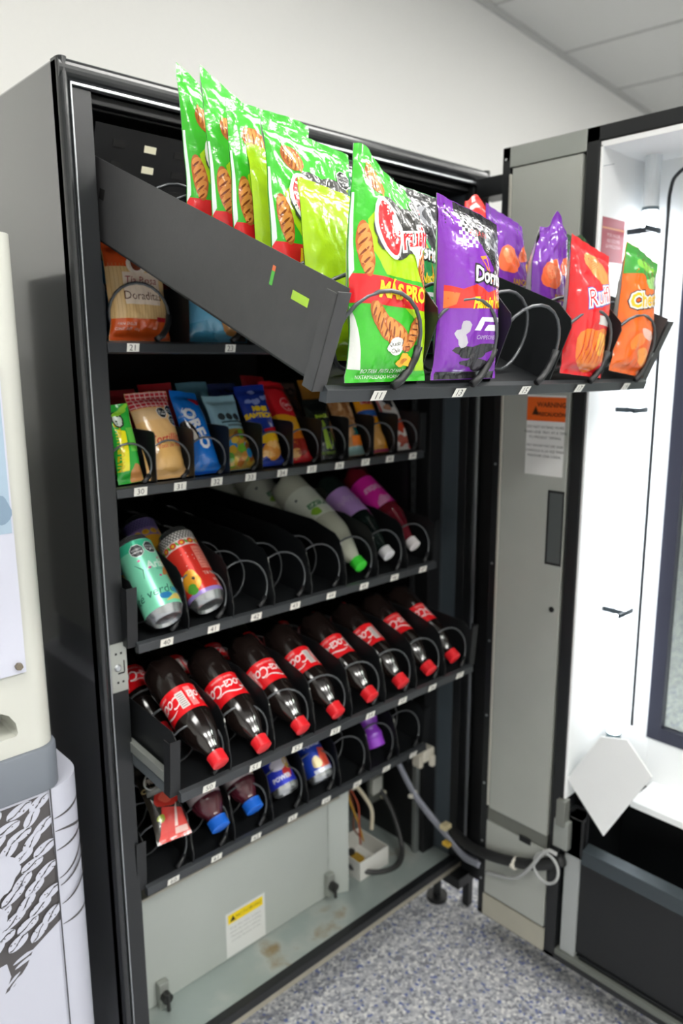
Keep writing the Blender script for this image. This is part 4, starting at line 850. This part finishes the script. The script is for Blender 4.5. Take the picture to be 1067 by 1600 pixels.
redd = hex_ + [rect(.002, .060, .034, .108, '#ee8c7c'), *[rect(.004, .064 + q * .006, .032, .0652 + q * .006, '#d44a40') for q in range(7)], T('Té Negro', .010, (.020, .050), '#f2b0a4', 0, .0004), T('680 ml', .009, (.026, .036), '#f6d8d0'), rect(.018, .020, .036, .030, '#f0a090'), rect(-.1, .0, .1, .022, '#a08ad0'), blob(-.026, .045, .016, .022, '#f0a82c', -10, 3), blob(-.030, .030, .01, .010, '#5aa83a', 0, 5), blob(-.020, .048, .003, .003, '#3a2a1a', 0, 5)] + [ell(-.02 + .009 * (q % 4), .098 - .008 * (q % 5), .0009, .0009, '#f6d8d0') for q in range(9)]
cr_ = can('#e5382c', redd)
place_b(cr_, POS(.201, -.010, 1.002, 47) @ Matrix.Rotation(R(-4), 4, 'Z'), 'drink_can', 'tall red tea can with checkered rim leaning in slot 41', 'can')
pur = [rect(-.1, .122, .1, .146, '#8478b0')] + [ell(-.066 + q * .006 + (r_ % 2) * .003, .1245 + r_ * .0045, .0021, .0018, '#5b4f8c', 0, 6) for q in range(23) for r_ in range(5)] + [rect(-.1, .104, .1, .122, '#9a7cc0')] + [ell(-.06 + q * .017, .112, .0075, .006, '#ecc02c') for q in range(8)] + [ell(-.06 + q * .017, .112, .003, .003, '#d87a2c') for q in range(8)]
cp = can('#e2a52c', pur)
place_b(cp, POS(.194, .114, 1.008, 47), 'drink_can', 'purple and gold rimmed can behind the red tea can', 'can')
# tray 60
fp = [rect(-.05, .10, .05, .13, '#2a241e'), T('FRUTOS', .012, (.0, .108), '#d8d2c4', 0, .0008), T('CRANBERRIES', .0105, (.0, .094), '#b8a878', 0, .0006), blob(.004, .072, .024, .018, '#c8352c', 0, 3), blob(.0, .072, .012, .009, '#e0604c', 0, 5), blob(.026, .076, .008, .008, '#c09a2c', 0, 4), poly([(-.03, .0), (.036, .0), (.036, .045), (-.012, .058)], '#dc4640'), poly([(.004, .02), (.012, .05), (.018, .06), (.01, .02)], '#f0d4cc'), rect(.004, .008, .030, .018, '#e8c0b8'), blob(-.018, .04, .008, .006, '#9aa83a', 0, 6)]
o = bag('snack_packet', .066, .138, .030, '#2e2a24', '#4a4438', fp, 91, .0, POS(.107, -.012, .596, 42, 0, 4), crk=.7); put(o, 'snack_packet', 'dark packet with red berries in the leftmost slot of lowest tray', 'snack packet')
gp = [(.017, .0150), (.028, .017), (.045, .027), (.07, .032), (.16, .0325), (.19, .032), (.2, .02), (.201, .001)]
GP = M('#5c2430', .12, 0, .5, trans=.2)
gb = bottle(GP, '#1c6ee0', gp, .060, .150, '#cfc2c6', [poly([(-.03, .07), (.0, .062), (.03, .09), (.0, .10)], '#e0c84a'), T('Uva', .03, (0, .115), '#8a2a5c', 180, .001, .2), rect(.03, .06, .05, .15, '#c03a48')], cap_r=.0185)
place_b(gb, POS(.206, -.010, .572, 55), 'drink_bottle', 'purple drink bottle with blue cap beside the berry packet', 'bottle', 'blue capped bottles in the lowest tray')
place_b(gb, POS(.296, .006, .562, 55) @ Matrix.Rotation(R(50), 4, 'Z'), 'drink_bottle', 'second blue capped bottle, left of the blue cans', 'bottle', 'blue capped bottles in the lowest tray')
bl = [blob(.012, .04, .010, .02, '#d83a3c', -15, 3), blob(.0, .055, .02, .012, '#e0dcec', 10, 4), T('POWER', .012, (-.006, .028), '#e4e6f2', 0, .0006), blob(.018, .055, .008, .014, '#d8b45a', -10, 5)]
c1_ = can('#2c3cc8', bl, .030, .118)
place_b(c1_, POS(.385, .018, .556, 45) @ Matrix.Rotation(R(-12), 4, 'Z'), 'drink_can', 'small blue can with red figure, left one of the two', 'can', 'small blue cans in the lowest tray')
c2_ = can('#2448c0', [rect(-.006, .02, .020, .064, '#d8503a', rot=-12), blob(-.006, .036, .010, .014, '#d8c89a', 0, 3), T('POWER', .012, (0, .074), '#e4e6f2', 0, .0006), rect(-.02, .012, .024, .022, '#d6dcee', rot=0)], .030, .118)
place_b(c2_, POS(.478, .014, .548, 42) @ Matrix.Rotation(R(-12), 4, 'Z'), 'drink_can', 'small blue can with red and cream panel, right one of the two', 'can', 'small blue cans in the lowest tray')
pb = bottle(M('#8c3cc0', .3, 0, .4), '#9a44cc', [(.017, .020), (.022, .023), (.03, .0235), (.045, .019), (.06, .0255), (.10, .027), (.13, .026), (.138, .018), (.139, .001)], .062, .11, '#b06ad8', [T('yogur', .016, (0, .085), '#e8d4f4', 180, .0006, .2), blob(.0, .1, .02, .006, '#d8a0e0', 0, 3)], cap_r=.022, petal=False)
place_b(pb, POS(.657, .030, .552, 30), 'drink_bottle', 'small purple yogurt bottle in the lowest tray under the cola bottles', 'bottle')
o = empty('can'); bpy.data.objects.remove(o)
s = MB()
for q in range(2): s.tube([(.0 + q * .026 + .013 * math.cos(a), 0, .013 * math.sin(a) + q * .008) for a in [2 * PI * k / 20 for k in range(21)]], .002, M('#8e8f8c', .3, .8), 6)
s.box(-.012, .036, -.001, .001, -.024, -.010, M('#6d6e6a', .4, .5))
o = s.build('keyring_tag', smooth='all', mw=POS(.095, .040, .690, 20)); tag(o, 'grey double ring standing behind the berry packet', 'ring')
bb = MB(); bb.lathe([(0, .017), (.012, .019), (.02, .019), (.022, .01)], M('#c8302c', .4), 20); o = bb.build('bottle_cap', smooth=40, mw=POS(.085, .10, .712, 30)); tag(o, 'red round cap glimpsed at the far left behind the tray rail', 'bottle cap')
